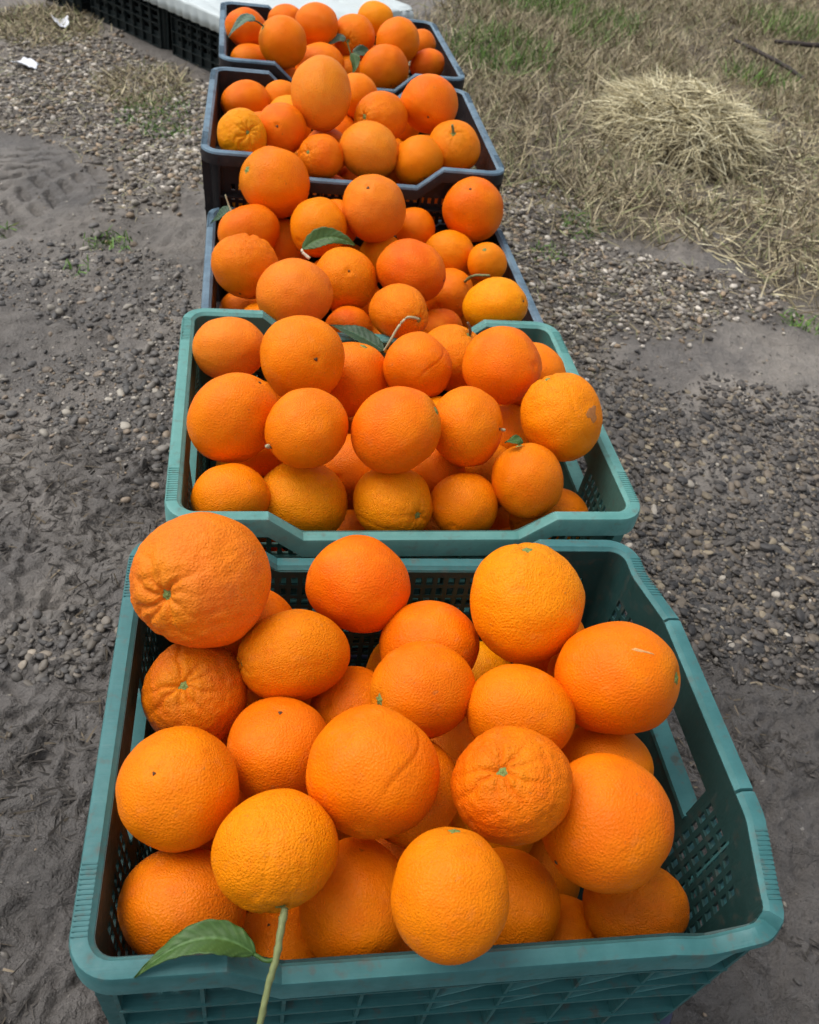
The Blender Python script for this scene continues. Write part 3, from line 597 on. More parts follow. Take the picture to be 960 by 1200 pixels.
x, y = scatter(BLOBS['left'], 5400, 1.4); pebbles('gravel_patch', 'fine grit in the pale gravel patch beside the black trays', x, y, .004, .012, LIGHTP + MIXP, 1, .002, sink=.4)
x, y = scatter(BLOBS['left2'], 1300, 1.8); pebbles('gravel_patch', 'mixed gravel patch in the mud left of the second crate', x, y, .008, .027, MIXP, 2, .001, sink=.5, power=2.0)
x, y = scatter(BLOBS['left2'], 3000, 1.5); pebbles('gravel_patch', 'fine grit in the mud left of the second crate', x, y, .004, .011, MIXP + LIGHTP, 1, .001, sink=.45)
x, y = scatter(BLOBS['left3'], 330, 1.2); pebbles('gravel_patch', 'small cluster of stones in mud left of the nearest crate', x, y, .006, .024, [(.10, .09, .078, 5), (.15, .13, .105, 3), (.07, .065, .06, 3), (.26, .22, .17, .8)], 2, .001, flat=(.3, .5), sink=.5)
n = 16000; x = rng.uniform(-1.9, 1.9, n); y = rng.uniform(.2, 3.8, n)
kp = (fbm(x * 3, y * 3, 3, 21) > 0.30 + .27 * rng.random(n) + .10 * (y < 1.05)) & ~in_crates(x, y); pebbles('grit', 'fine grit and small stones strewn over the mud', x[kp], y[kp], .003, .013, MIXP + LIGHTP, 1, .0, sink=.5, power=2.2)

# ------------------------------------------------------------------ dry grass, straw, green tufts
def blades(name, label, cat, x, y, lmin, lmax, wid, palette, up=(0.1, 0.6), matl=None, kind='stuff', base=None, curl=0.5, heading=None):
    n = len(x); l = rng.uniform(lmin, lmax, n); a = rng.random(n) * 2 * math.pi if heading is None else heading; e = rng.uniform(*up, n)
    d = np.stack([np.cos(a) * np.cos(e), np.sin(a) * np.cos(e), np.sin(e)], 1)
    side = np.stack([-np.sin(a), np.cos(a), np.zeros(n)], 1)
    ro = rng.uniform(-.9, .9, n)[:, None]; upv = np.cross(d, side); side = side * np.cos(ro) + upv * np.sin(ro)
    P0 = np.stack([x, y, (height(x, y) if base is None else base)], 1)
    bend = rng.normal(0, curl, (n, 1)) * side * .35 + np.array([0, 0, -1.0]) * rng.uniform(0, .45, (n, 1)) * curl
    W = (wid * rng.uniform(.6, 1.4, n))[:, None]; rows = []
    for q in (0.0, 0.33, 0.67, 1.0):
        c = P0 + d * (l * q)[:, None] + bend * (l[:, None] * q * q)
        ww = W * (1 - 0.75 * q * q) * 0.5
        rows += [c - side * ww, c + side * ww]
    V = np.stack(rows, 1)
    f0 = np.array([[0, 1, 3, 2], [2, 3, 5, 4], [4, 5, 7, 6]])
    Fi = (f0[None] + (np.arange(n) * 8)[:, None, None]).reshape(-1, 4)
    pal = np.array([p[:3] for p in palette]); pw = np.array([p[3] for p in palette], float); pw /= pw.sum()
    colr = pal[rng.choice(len(pal), n, p=pw)] * rng.uniform(.6, 1.4, (n, 1))
    o = link(name, np_mesh(name, V.reshape(-1, 3), Fi, True, np.repeat(colr, 8, 0)), matl or FIBRE)
    return tag(o, label, cat, kind=kind)
THATCH = [(.35, .295, .185, 4), (.24, .195, .122, 4), (.48, .415, .275, 2.6), (.11, .088, .058, 1.8), (.23, .235, .115, 2.6)]
STRAW = [(.66, .585, .37, 4), (.48, .415, .25, 3), (.76, .70, .48, 2.4), (.20, .165, .09, 3)]
GREENP = [(.09, .19, .03, 4), (.13, .26, .04, 3), (.06, .12, .025, 2), (.18, .19, .06, 1)]
x, y = scatter(BLOBS['thatch'][:5] + BLOBS['thatch'][7:], 85000, .8, .03); blades('dry_grass', 'matted brown dry grass behind the crates at the upper right', 'dry grass', x, y, .035, .11, .0038, THATCH, (0.0, 1.1), curl=.25)
x, y = scatter(BLOBS['thatch'][5:7], 3500, .8, .03); blades('dry_grass', 'dry grass at the upper left beside the black trays', 'dry grass', x, y, .02, .07, .004, THATCH, (0, .9))
x, y = scatter(BLOBS['left'] + BLOBS['mid'], 5200, .9, .03); blades('dry_litter', 'brown dead grass bits lying among the gravel', 'dry grass', x, y, .02, .06, .0025, THATCH, (0, .35))
x, y = scatter([(1.15, 3.5, .34, .7), (.62, 2.95, .22, .32), (.98, 2.75, .28, .42), (1.4, 4.0, .3, .6), (.76, 3.3, .4, .3)], 2400, .9, .03); blades('straw_litter', 'loose straw strewn on the ground around the straw heap', 'straw', x, y, .05, .16, .0042, STRAW, (0, .18), base=None, curl=.4)
GT = [(.0, 5.25, .36, .26), (.28, 5.3, .18, .2), (.05, 4.24, .2, .3), (.47, 4.80, .12, .16), (.62, 5.15, .11, .18), (1.7, 5.65, .28, .3), (1.25, 4.55, .12, .16)]
x, y = scatter(GT, 4600, 1.6, .03); blades('green_grass', 'green grass tufts in the dry grass behind the farthest crate', 'grass', x, y, .04, .12, .0038, GREENP, (.4, 1.4), GRASSM)
x, y = scatter([(-1.12, 2.01, .03, .06), (-.85, 2.03, .06, .05), (-.87, 1.87, .04, .03), (-1.09, 3.09, .10, .18), (-.98, 2.9, .08, .1), (.26, 2.37, .05, .06), (.95, 2.23, .05, .05), (.36, 2.6, .06, .08), (1.2, 2.35, .05, .05)], 1500, .9, .03); blades('green_weeds', 'small green weeds sprouting in the mud and gravel', 'weeds', x, y, .01, .032, .0035, GREENP, (.2, 1.3), GRASSM)
# dark straw bits trodden into the mud near the camera
MUDS = [(.080, .071, .062, 5), (.052, .046, .040, 4), (.11, .09, .065, 1), (.18, .145, .10, .3)]
n = 13000; x = np.concatenate([rng.uniform(-.75, -.1, n // 2), rng.uniform(.3, 1.0, n // 2)]); y = np.concatenate([rng.uniform(.2, 1.3, n // 2), rng.uniform(.3, 1.15, n // 2)])
kp = ~in_crates(x, y, .02) & (fbm(x * 5, y * 5, 3, 31) > .36)
blades('mud_straw', 'muddy straw scraps trodden into the ground beside the nearest crate', 'straw', x[kp], y[kp], .006, .036, .0028, MUDS, (-.10, .14), base=height(x[kp], y[kp]) + .0006, curl=.35)

# the heap of straw: a shaped mound under a thick cover of straws
HX, HY, HRX, HRY, HH = .75, 3.56, .30, .37, .17
def heap_z(x, y):
    r = np.hypot((x - HX) / HRX, (y - HY) / HRY); r = r * (1 + .7 * (fbm(x * 4, y * 4, 2, 41) - .4))
    return HH * np.clip(1 - r ** 2.0, 0, 1) ** .75 * (0.75 + .5 * fbm(x * 6, y * 6, 2, 44))
u = np.linspace(-1.1, 1.1, 40); hxg, hyg = np.meshgrid(HX + u * HRX, HY + u * HRY); hz = heap_z(hxg, hyg) - .012 + height(hxg, hyg)
ih = np.arange(1600).reshape(40, 40); qh = np.stack([ih[:-1, :-1], ih[:-1, 1:], ih[1:, 1:], ih[1:, :-1]], -1).reshape(-1, 4)
heap = empty('straw_heap', (HX, HY, 0)); tag(heap, 'loose heap of pale yellow straw on the dry grass', 'straw heap')
def under(o): o.parent = heap; o.matrix_parent_inverse = Matrix.Translation((-HX, -HY, 0)); [o.pop(kk, None) for kk in ('label', 'category')]; return o
under(link('mound', np_mesh('mound', np.stack([hxg, hyg, hz], -1).reshape(-1, 3), qh, True, np.full((1600, 3), .08) * [1.1, .85, .5]), FIBRE))
n = 9500; a = rng.random(n) * 6.283; r = np.sqrt(rng.random(n)) * 1.04; x = HX + np.cos(a) * r * HRX; y = HY + np.sin(a) * r * HRY
o = blades('straws', '', '', x, y, .04, .14, .0030, STRAW, (-.6, .5), base=heap_z(x, y) + height(x, y) + rng.uniform(-.01, .012, n), curl=.75, kind='stuff'); under(o)

# ------------------------------------------------------------------ crates
def ring(W, D, rc, cols):
    """stations (x, y, nx, ny, side, u) round a rounded rectangle, front side first, counter-clockwise; cols[side] = list of u"""
    out = []
    ang = {0: -math.pi / 2, 1: 0.0, 2: math.pi / 2, 3: math.pi}
    for s in range(4):
        hl = (W if s % 2 == 0 else D) / 2; hd = (D if s % 2 == 0 else W) / 2
        n = (math.cos(ang[s]), math.sin(ang[s])); t = (-n[1], n[0])
        st = []
        for u in cols[s]: st.append((n[0] * hd + t[0] * u, n[1] * hd + t[1] * u, n[0], n[1], s, u))
        # arc at the end of this side
        c = (n[0] * (hd - rc) + t[0] * (hl - rc), n[1] * (hd - rc) + t[1] * (hl - rc)); arc = []
        for j in range(1, 8):
            a = ang[s] + (math.pi / 2) * j / 8; m = (math.cos(a), math.sin(a))
            arc.append((c[0] + m[0] * rc, c[1] + m[1] * rc, m[0], m[1], s if j <= 4 else (s + 1) % 4, hl if j <= 4 else -(D if s % 2 == 0 else W) / 2))
        out.append((st, arc))
    return out
def dip(side, u, W, D, p):
    if p.get('broken') and side == 0 and u > 0:
        return -.030 + .022 * float(np.clip((u - (W / 2 - .058)) / .03, 0, 1))
    if side % 2 == 0:
        a = W / 2 - p['c0']; b = W / 2 - p['c1']; return -p['dip'] * float(np.clip((a - abs(u)) / (a - b), 0, 1)) if abs(u) < a else 0.0
    return -p.get('enddip', 0.0) * float(sstep(.115, .095, abs(u)))

def box_into(V, Fs, c, t, nrm, up, ht, hn, hu):
    b = len(V)
    for st in (-1, 1):
        for sn in (-1, 1):
            for su in (-1, 1): V.append(tuple(c[i] + t[i] * ht * st + nrm[i] * hn * sn + up[i] * hu * su for i in range(3)))
    for f in ((0, 1, 3, 2), (4, 6, 7, 5), (0, 4, 5, 1), (2, 3, 7, 6), (0, 2, 6, 4), (1, 5, 7, 3)): Fs.append(tuple(b + i for i in f))

_crate_cache = {}
def crate_meshes(key, W, D, H, p):
    if key in _crate_cache: return _crate_cache[key]
    w_ = p['rimw']; rc = .032; warp = p.get('warp', lambda q, part=None: q); M = {}
    # ---- rim
    cols = []
    for s in range(4):
        L = (W if s % 2 == 0 else D) / 2 - rc; u = list(np.linspace(-L, L, 44))
        if s % 2 == 0:
            for e in (W / 2 - p['c0'], W / 2 - p['c1']): u += [e, -e, e - .004, -e + .004, e + .004, -e - .004]
        if s == 1 and p.get('broken'): u += [.093, .0945, .096, .0985, -.090, -.0915, -.093, -.096]
        cols.append(sorted(u))
    st = []
    for a, b in ring(W, D, rc, cols): st += a + b
    V = []; Fs = []; m = 0
    for x, y, nx, ny, s, u in st:
        z = H + dip(s, u, W, D, p); lip = p['lip']
        if p.get('broken') and s == 0 and u > W / 2 - .052: lip = .006
        if p.get('broken') and s == 1 and u < -D / 2 + .02: lip = .010
        if p.get('broken') and s == 1 and (abs(u - .0945) < .001 or abs(u + .0915) < .001): z -= .006
        sec = [(-w_, -.0035), (-w_ + .0035, 0), (-.0045, 0), (-.0012, -.0012), (0, -.0045), (0.0, -lip), (-.003, -lip), (-.003, -.006), (-w_ + .001, -.007), (-w_, -.012)]
        m = len(sec)
        for o_, dz in sec: V.append(warp((x + nx * o_, y + ny * o_, z + dz)))
    n = len(st)
    for i in range(n):
        for j in range(m): Fs.append((i * m + j, i * m + (j + 1) % m, ((i + 1) % n) * m + (j + 1) % m, ((i + 1) % n) * m + j))
    RV = []; RF = []
    for s in (1, 3):
        ang = 0 if s == 1 else math.pi; nn = (math.cos(ang), math.sin(ang), 0); tt = (-nn[1], nn[0], 0)
        for e in (-1, 1):
            for i in range(15):
                uu = e * (D / 2 - .030 - i * .0036); o_ = W / 2 - w_ / 2 + .001
                box_into(RV, RF, (nn[0] * o_ + tt[0] * uu, nn[1] * o_ + tt[1] * uu, H + .0001), tt, nn, (0, 0, 1), .0007, w_ * .33, .0004)
    M['ridge'] = pymesh('grip_ridges', [warp(v) for v in RV], RF, False)
    me = pymesh('rim', V, Fs); me.set_sharp_from_angle(angle=R_(28)); M['rim'] = me
    # ---- walls with moulded openings
    hole_u, bar_u, hole_v, bar_v = p['mesh']
    for s in range(4):
        L = (W if s % 2 == 0 else D) / 2 - rc; m0 = .012; us = [-L]; kind = []
        k = int((2 * L - 2 * m0) // (hole_u + bar_u)); start = -(k * (hole_u + bar_u) - bar_u) / 2
        us = [-L]; 
        for i in range(k): us += [start + i * (hole_u + bar_u), start + i * (hole_u + bar_u) + hole_u]
        us.append(L)
        cols = [[-(W if q % 2 == 0 else D) / 2 + rc, (W if q % 2 == 0 else D) / 2 - rc] for q in range(4)]; cols[s] = us
        rg = ring(W, D, rc, cols); prev = rg[(s - 1) % 4][1][3:]; mine, arc = rg[s]
        cc = prev + mine + arc[:4]; i0 = len(prev)
        zs = [None, H - p['solid']]
        z = H - p['solid']
        while z - hole_v - bar_v > .028: zs += [z - hole_v, z - hole_v - bar_v]; z -= hole_v + bar_v
        zs.append(0.0)
        V = []; Fs = []; nr = len(zs)
        for x, y, nx, ny, sd_, u in cc:
            top = H + dip(sd_, u, W, D, p) - .004
            for z in zs:
                zz = top if z is None else z
                o_ = w_ - .001 + p['taper'] * (H - zz) / H
                V.append(warp((x - nx * o_, y - ny * o_, zz)))
        for ci in range(len(cc) - 1):
            for r in range(nr - 1):
                hole = False; q = ci - i0
                if 0 <= q < len(us) - 1 and q % 2 == 1 and 1 <= r < nr - 2 and r % 2 == 1: hole = True
                if 0 <= q < len(us) - 1:
                    um = (us[q] + us[q + 1]) / 2; zt = zs[r]; zb = zs[r + 1]
                    if s % 2 == 1 and p.get('handle', True):
                        if zt is not None and abs(um) < .082 and zb > H - .112: hole = abs(um) < .070 and zt <= H - p['solid'] + .001 and zb > H - p['solid'] - 2.95 * (hole_v + bar_v)
                if hole: continue
                a = ci * nr + r; Fs.append((a, a + 1, a + nr + 1, a + nr))
        me = pymesh('wall', V, Fs, False); M['wall%d' % s] = me
        # ---- outside ribs of this wall
        ang = [-math.pi / 2, 0, math.pi / 2, math.pi][s]; nn = (math.cos(ang), math.sin(ang), 0); tt = (-nn[1], nn[0], 0); up = (0, 0, 1)
        hd = (D if s % 2 == 0 else W) / 2; hl = (W if s % 2 == 0 else D) / 2 - .03; V = []; Fs = []
        def at(u, z, out): 
            o_ = hd - w_ - p['taper'] * (H - z) / H + out
            return (nn[0] * o_ + tt[0] * u, nn[1] * o_ + tt[1] * u, z)
        zr = [H - p['dip'] - .040, H - p['dip'] - .075, H * .42, H * .2, .008]
        nsg = 14
        for z in zr:
            for g_ in range(nsg):
                um = -hl + 2 * hl * (g_ + .5) / nsg
                if s % 2 == 1 and p.get('handle', True) and abs(um) < .085 and H - .10 < z < H - .035: continue
                box_into(V, Fs, at(um, z, .0085), tt, nn, up, hl / nsg * 1.0005, .0075, .0014)
        if s % 2 == 1 and p.get('handle', True):
            for g_ in range(6): box_into(V, Fs, at(-.07 + .14 * (g_ + .5) / 6, H - p['solid'] - 2 * (hole_v + bar_v) - hole_v - .002, .006), tt, nn, up, .0117, .0085, .0025)
        nvr = int(2 * hl / .052)
        for i in range(nvr + 1):
            u = -hl + 2 * hl * i / nvr
            tp = H + dip(s, u, W, D, p) - .008
            if s % 2 == 1 and p.get('handle', True) and abs(u) < .078: tp = H - .115
            a_, b_ = at(u, tp, .0078), at(u, .006, .0078); c = tuple((a_[i2] + b_[i2]) / 2 for i2 in range(3)); uv = Vector(b_) - Vector(a_); hh = uv.length / 2; uv.normalize(); n2 = Vector(tt).cross(uv)
            box_into(V, Fs, c, tt, tuple(n2), tuple(uv), .0014, .0068, hh)
        if p.get('diag') and s == 0:
            for i in range(nvr):
                u0 = -hl + 2 * hl * i / nvr; u1 = u0 + 2 * hl / nvr
                for zt, zb in ((zr[0], zr[1]), (zr[1], zr[2])):
                    if u0 < -.05: continue
                    a_, b_ = Vector(at(u1, zt, .007)), Vector(at(u0, zb, .007)); uv = (b_ - a_); hh = uv.length / 2; uv.normalize(); t2 = Vector(nn).cross(uv).normalized()
                    box_into(V, Fs, tuple((a_ + b_) / 2), tuple(t2), tuple(uv.cross(t2)), tuple(uv), .0012, .0058, hh)
        M['rib%d' % s] = pymesh('rib', [warp(v) for v in V], Fs, False)
    # ---- base plate with slots
    V = []; Fs = []; iw = W - 2 * w_ - 2 * p['taper'] - .004; idp = D - 2 * w_ - 2 * p['taper'] - .004
    nb = 14
    for i in range(nb):
        u = -iw / 2 + iw * (i + .5) / nb; box_into(V, Fs, (u, 0, .006), (1, 0, 0), (0, 1, 0), (0, 0, 1), iw / nb * .33, idp / 2, .003)
    for j in range(5):
        v = -idp / 2 + idp * (j + .5) / 5; box_into(V, Fs, (0, v, .0035), (1, 0, 0), (0, 1, 0), (0, 0, 1), iw / 2, .02, .003)
    M['base'] = pymesh('base', V, Fs, False)
    _crate_cache[key] = M; return M

def build_crate(name, key, loc, yaw, W, D, H, p, rim_m, wall_m, label, cat='crate', group=None):
    M = crate_meshes(key, W, D, H, p)
    t = empty(name, loc, yaw); tag(t, label, cat, group)
    def part(nm, me, m, solid=0.0, bev=0.0):
        o = bpy.data.objects.new(nm, me); COL.objects.link(o); o.parent = t
        if len(me.materials) == 0: me.materials.append(m)
        elif me.materials[0] is not m: o.material_slots[0].link = 'OBJECT'; o.material_slots[0].material = m
        if solid:
            md = o.modifiers.new('thick', 'SOLIDIFY'); md.thickness = solid; md.offset = 0
        return o
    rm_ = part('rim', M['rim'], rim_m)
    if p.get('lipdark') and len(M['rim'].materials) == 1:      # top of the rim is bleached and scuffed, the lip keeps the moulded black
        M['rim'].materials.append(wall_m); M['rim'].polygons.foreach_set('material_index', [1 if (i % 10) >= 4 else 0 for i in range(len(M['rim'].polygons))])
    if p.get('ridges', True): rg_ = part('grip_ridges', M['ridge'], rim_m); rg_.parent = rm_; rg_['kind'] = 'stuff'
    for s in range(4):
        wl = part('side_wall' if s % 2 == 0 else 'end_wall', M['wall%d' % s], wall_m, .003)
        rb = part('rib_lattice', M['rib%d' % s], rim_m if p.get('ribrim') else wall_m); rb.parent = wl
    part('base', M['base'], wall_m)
    return t

MESH_A = (.0068, .0050, .0100, .0048)
P_GREEN = dict(rimw=.0160, lip=.025, dip=.030, c0=.105, c1=.142, solid=.042, taper=.014, mesh=MESH_A, diag=True, ribrim=True)
P_BLACK = dict(lipdark=True, rimw=.0140, lip=.022, dip=.034, c0=.110, c1=.150, solid=.056, taper=.014, mesh=(.0062, .0060, .0110, .0055))
P_TRAY = dict(rimw=.018, lip=.020, dip=.0, c0=.10, c1=.14, solid=.030, taper=.004, mesh=(.050, .010, .016, .012), handle=False, ridges=False)
def warp_near(v):
    """nearest crate: right end bulges outward in the middle with creases, its front corner is bent down and out"""
    x, y, z = v; W, D, H = .52, .415, .235
    if x > .15:
        k = float(sstep(.15, W / 2, np.float64(x))); top = float(sstep(.03, .2, np.float64(z)))
        b = .0150 * float(np.clip((.165 - abs(y + .01)) / .06, 0, 1)); x += b * k * top
        d = math.hypot(max(0, W / 2 - x), max(0, y + D / 2))
        q = float(np.clip(1 - d / .085, 0, 1)); z -= .018 * q * top; x += .010 * q * top
    if x < -.1 and y > .1: z += 0.0
    return (x, y, z)
P_NEAR = dict(P_GREEN, warp=warp_near, broken=True)
ZL = {}
SPEC = {
 1: ('harvest_crate', 'near', P_NEAR, GREEN1, GREEN1_WALL_SHADED, 'teal plastic crate nearest the camera, heaped with oranges, its right rim bulging'),
 2: ('harvest_crate', 'green', P_GREEN, GREEN2, GREEN2_WALL_SHADED, 'sea green plastic crate of oranges, second from the camera'),
 3: ('harvest_crate', 'black3', P_BLACK, BLACK_RIM, BLACK_WALL, 'black plastic crate of oranges, lowest of the row, between sea green and fourth crates'),
 4: ('harvest_crate', 'black4', P_BLACK, BLACK_RIM, BLACK_WALL, 'black plastic crate of oranges with dipped front rim, fourth from the camera'),
 5: ('harvest_crate', 'black4', P_BLACK, BLACK_RIM, BLACK_WALL, 'black plastic crate of oranges farthest from the camera, in front of the white sheet'),
}
LOW = {1: 'dark blue crate standing underneath the nearest teal crate', 2: 'dark crate standing underneath the sea green crate', 3: 'dark crate standing underneath the lowest black crate of the row',
       4: 'dark crate standing underneath the fourth crate', 5: 'dark crate standing underneath the farthest crate'}
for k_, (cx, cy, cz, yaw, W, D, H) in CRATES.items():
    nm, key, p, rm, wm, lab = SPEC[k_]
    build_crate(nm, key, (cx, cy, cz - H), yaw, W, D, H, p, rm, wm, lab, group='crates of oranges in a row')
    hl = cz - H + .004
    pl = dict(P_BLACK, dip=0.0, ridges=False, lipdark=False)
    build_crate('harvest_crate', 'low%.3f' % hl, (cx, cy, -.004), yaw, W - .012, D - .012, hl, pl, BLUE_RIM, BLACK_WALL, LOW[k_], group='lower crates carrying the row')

# ------------------------------------------------------------------ black trays under the white sheet
KX, KY = -.81, 3.39; UX, UY = -.820, .572; VX, VY = .572, .820
tray_yaw = math.atan2(VY, VX)
tl = ['black slatted tray under the white sheet, nearest the farthest crate', 'black slatted tray, second along the white sheet from the farthest crate', 'green-black slatted tray at the left end of the visible row under the white sheet', 'black slatted tray at the far end under the white sheet']
TW = .41
for col_ in range(2):
    for i in range(4 if col_ == 0 else 2):
        du = .02 + .265 + i * .535; dv = .02 + TW / 2 + col_ * (TW + .005) - (.035 if (i == 2 and col_ == 0) else 0)
        lab = tl[i] if col_ == 0 else ['black tray under the right corner of the white sheet', 'black tray hidden under the middle of the white sheet'][i]
        build_crate('fruit_tray', 'tray', (KX + UX * du + VX * dv, KY + UY * du + VY * dv, -.063), tray_yaw, TW, .52, .218, P_TRAY, TRAY, TRAY, lab, 'tray', 'black trays under the white sheet')
SHEET, t, b, N, L = mat('white_sheet')
tc = N.new('ShaderNodeTexCoord'); nz = noise(t, tc.outputs['Object'], 6, 5, 0.6); n2 = noise(t, tc.outputs['Object'], 45, 4, 0.6)
c = mixc(t, ramp(t, nz, [(0.45, 0.0), (0.75, 0.5)]), (0.54, 0.60, 0.60), (0.42, 0.46, 0.44)); c = mixc(t, ramp(t, n2, [(0.60, 0.0), (0.75, 0.35)]), c, (0.42, 0.40, 0.34))
L.new(c, b.inputs['Base Color']); b.inputs['Roughness'].default_value = 0.5; L.new(bump(t, n2, 0.3, 0.003), b.inputs['Normal'])
SLU, SLV = 2.2, .84; nu, nv = 150, 70
ug = np.concatenate([[0, 0, 0], np.linspace(0, SLU, nu), [SLU]]); vg = np.concatenate([[0, 0, 0], np.linspace(0, SLV, nv), [SLV, SLV, SLV]])
dzu = np.concatenate([[-.056, -.03, -.008], np.zeros(nu), [0]]); dzv = np.concatenate([[-.056, -.03, -.008], np.zeros(nv), [-.008, -.03, -.056]])
UU, VV = np.meshgrid(ug, vg, indexing='ij'); DU, DV = np.meshgrid(dzu, dzv, indexing='ij')
drop = np.minimum(DU, DV); ZZ = .163 + drop + ((fbm(UU * 5, VV * 5, 3, 61) - .45) * .016 - .010 * np.exp(-((fbm(UU * 3, VV * 3, 3, 63) - .45) / .025) ** 2)) * (drop == 0) - .006 * (np.abs(np.sin(UU * math.pi / .535)) < .05) * (drop == 0)
pl = .005 * np.sin(UU * 130 + 3 * vnoise(UU * 20, VV * 3, 7)) * (DV < -.02) * np.where(VV > .4, 1, -1); pu = .005 * np.sin(VV * 130) * (DU < -.02)
XX = KX + UX * (UU - pu) + VX * (VV + pl); YY = KY + UY * (UU - pu) + VY * (VV + pl)
a_, b_ = UU.shape; ii = np.arange(a_ * b_).reshape(a_, b_); qd = np.stack([ii[:-1, :-1], ii[1:, :-1], ii[1:, 1:], ii[:-1, 1:]], -1).reshape(-1, 4)
sh = link('cover_sheet', np_mesh('cover_sheet', np.stack([XX, YY, ZZ], -1).reshape(-1, 3), qd), SHEET)
md = sh.modifiers.new('thick', 'SOLIDIFY'); md.thickness = .003
tag(sh, 'dirty white sheet draped over the black trays at the back', 'sheet')

# ------------------------------------------------------------------ litter: plastic scraps, dark branch at the right edge
SCRAP = plain('white_plastic_scrap', (.72, .74, .78), .4, .1, 30)
def scrap(loc, lx, ly, rz, lab, seed):
    g = np.random.default_rng(seed); V = []; n = 9
    for i in range(n):
        for j in range(n):
            u, v = i / (n - 1) - .5, j / (n - 1) - .5
            V.append((u * lx * (1 + .3 * v) + g.normal(0, .002), v * ly * (1 - .4 * u * u) + g.normal(0, .002), .012 + .05 * ly / .1 * (u * u + .5 * math.sin(5 * v + seed) * .12) + g.normal(0, .0015)))
    Fs = [(i * n + j, (i + 1) * n + j, (i + 1) * n + j + 1, i * n + j + 1) for i in range(n - 1) for j in range(n - 1)]
    o = link('plastic_scrap', pymesh('plastic_scrap', V, Fs), SCRAP); o.location = loc; o.rotation_euler = (0, 0, rz)
    md = o.modifiers.new('thick', 'SOLIDIFY'); md.thickness = .0015
    return tag(o, lab, 'plastic scrap', 'white plastic scraps on the gravel')
scrap((-1.71, 3.83, float(height(np.array(-1.71), np.array(3.83)))), .055, .13, .5, 'larger white plastic scrap on the dry grass near the black trays', 3)
scrap((-1.63, 3.31, float(height(np.array(-1.63), np.array(3.31)))), .055, .09, 1.2, 'smaller white plastic scrap lying on pale gravel', 8)

def tube_mesh(name, pts, rads, seg=8, sub=6):
    P = [Vector(q) for q in pts]; Q = []; Rr = []
    n = len(P)
    for i in range(n - 1):
        p0 = P[max(i - 1, 0)]; p1 = P[i]; p2 = P[i + 1]; p3 = P[min(i + 2, n - 1)]
        for s in range(sub):
            t_ = s / sub
            Q.append(.5 * ((2 * p1) + (p2 - p0) * t_ + (2 * p0 - 5 * p1 + 4 * p2 - p3) * t_ ** 2 + (3 * p1 - p0 - 3 * p2 + p3) * t_ ** 3)); Rr.append(rads[i] * (1 - t_) + rads[i + 1] * t_)
    Q.append(P[-1]); Rr.append(rads[-1]); V = []; Fs = []
    for i, q in enumerate(Q):
        d = (Q[min(i + 1, len(Q) - 1)] - Q[max(i - 1, 0)]).normalized(); a = d.orthogonal().normalized(); b2 = d.cross(a)
        for s in range(seg):
            an = 2 * math.pi * s / seg; V.append(q + (a * math.cos(an) + b2 * math.sin(an)) * Rr[i] * (1 + .10 * math.sin(i * 1.7 + s) + .16 * (i % 7 == 3)))
    for i in range(len(Q) - 1):
        for s in range(seg): Fs.append((i * seg + s, i * seg + (s + 1) % seg, (i + 1) * seg + (s + 1) % seg, (i + 1) * seg + s))
    Fs.append(tuple(range(seg))[::-1]); Fs.append(tuple((len(Q) - 1) * seg + s for s in range(seg)))
    return pymesh(name, V, Fs)
BARK = plain('dark_bark', (.035, .026, .022), .8, .4, 40, .5)
br = empty('fallen_branch', (1.5, 5.0, 0)); tag(br, 'dark fallen branch on the ground at the upper right edge', 'branch')
def bch(nm, pts, r): o = link(nm, tube_mesh(nm, pts, r), BARK, br); o.matrix_parent_inverse = Matrix.Translation((-1.5, -5.0, 0)); return o
bch('limb', [(1.42, 5.14, .04), (1.6, 5.1, .06), (1.85, 5.16, .07), (2.3, 5.2, .06)], [.008, .012, .016, .02])
bch('limb', [(1.62, 4.86, .03), (1.75, 4.95, .05), (1.95, 5.0, .06)], [.015, .022, .028])
bch('side_shoot', [(1.22, 5.12, .02), (1.30, 4.92, .03), (1.40, 4.72, .03), (1.46, 4.60, .02)], [.006, .010, .010, .008])

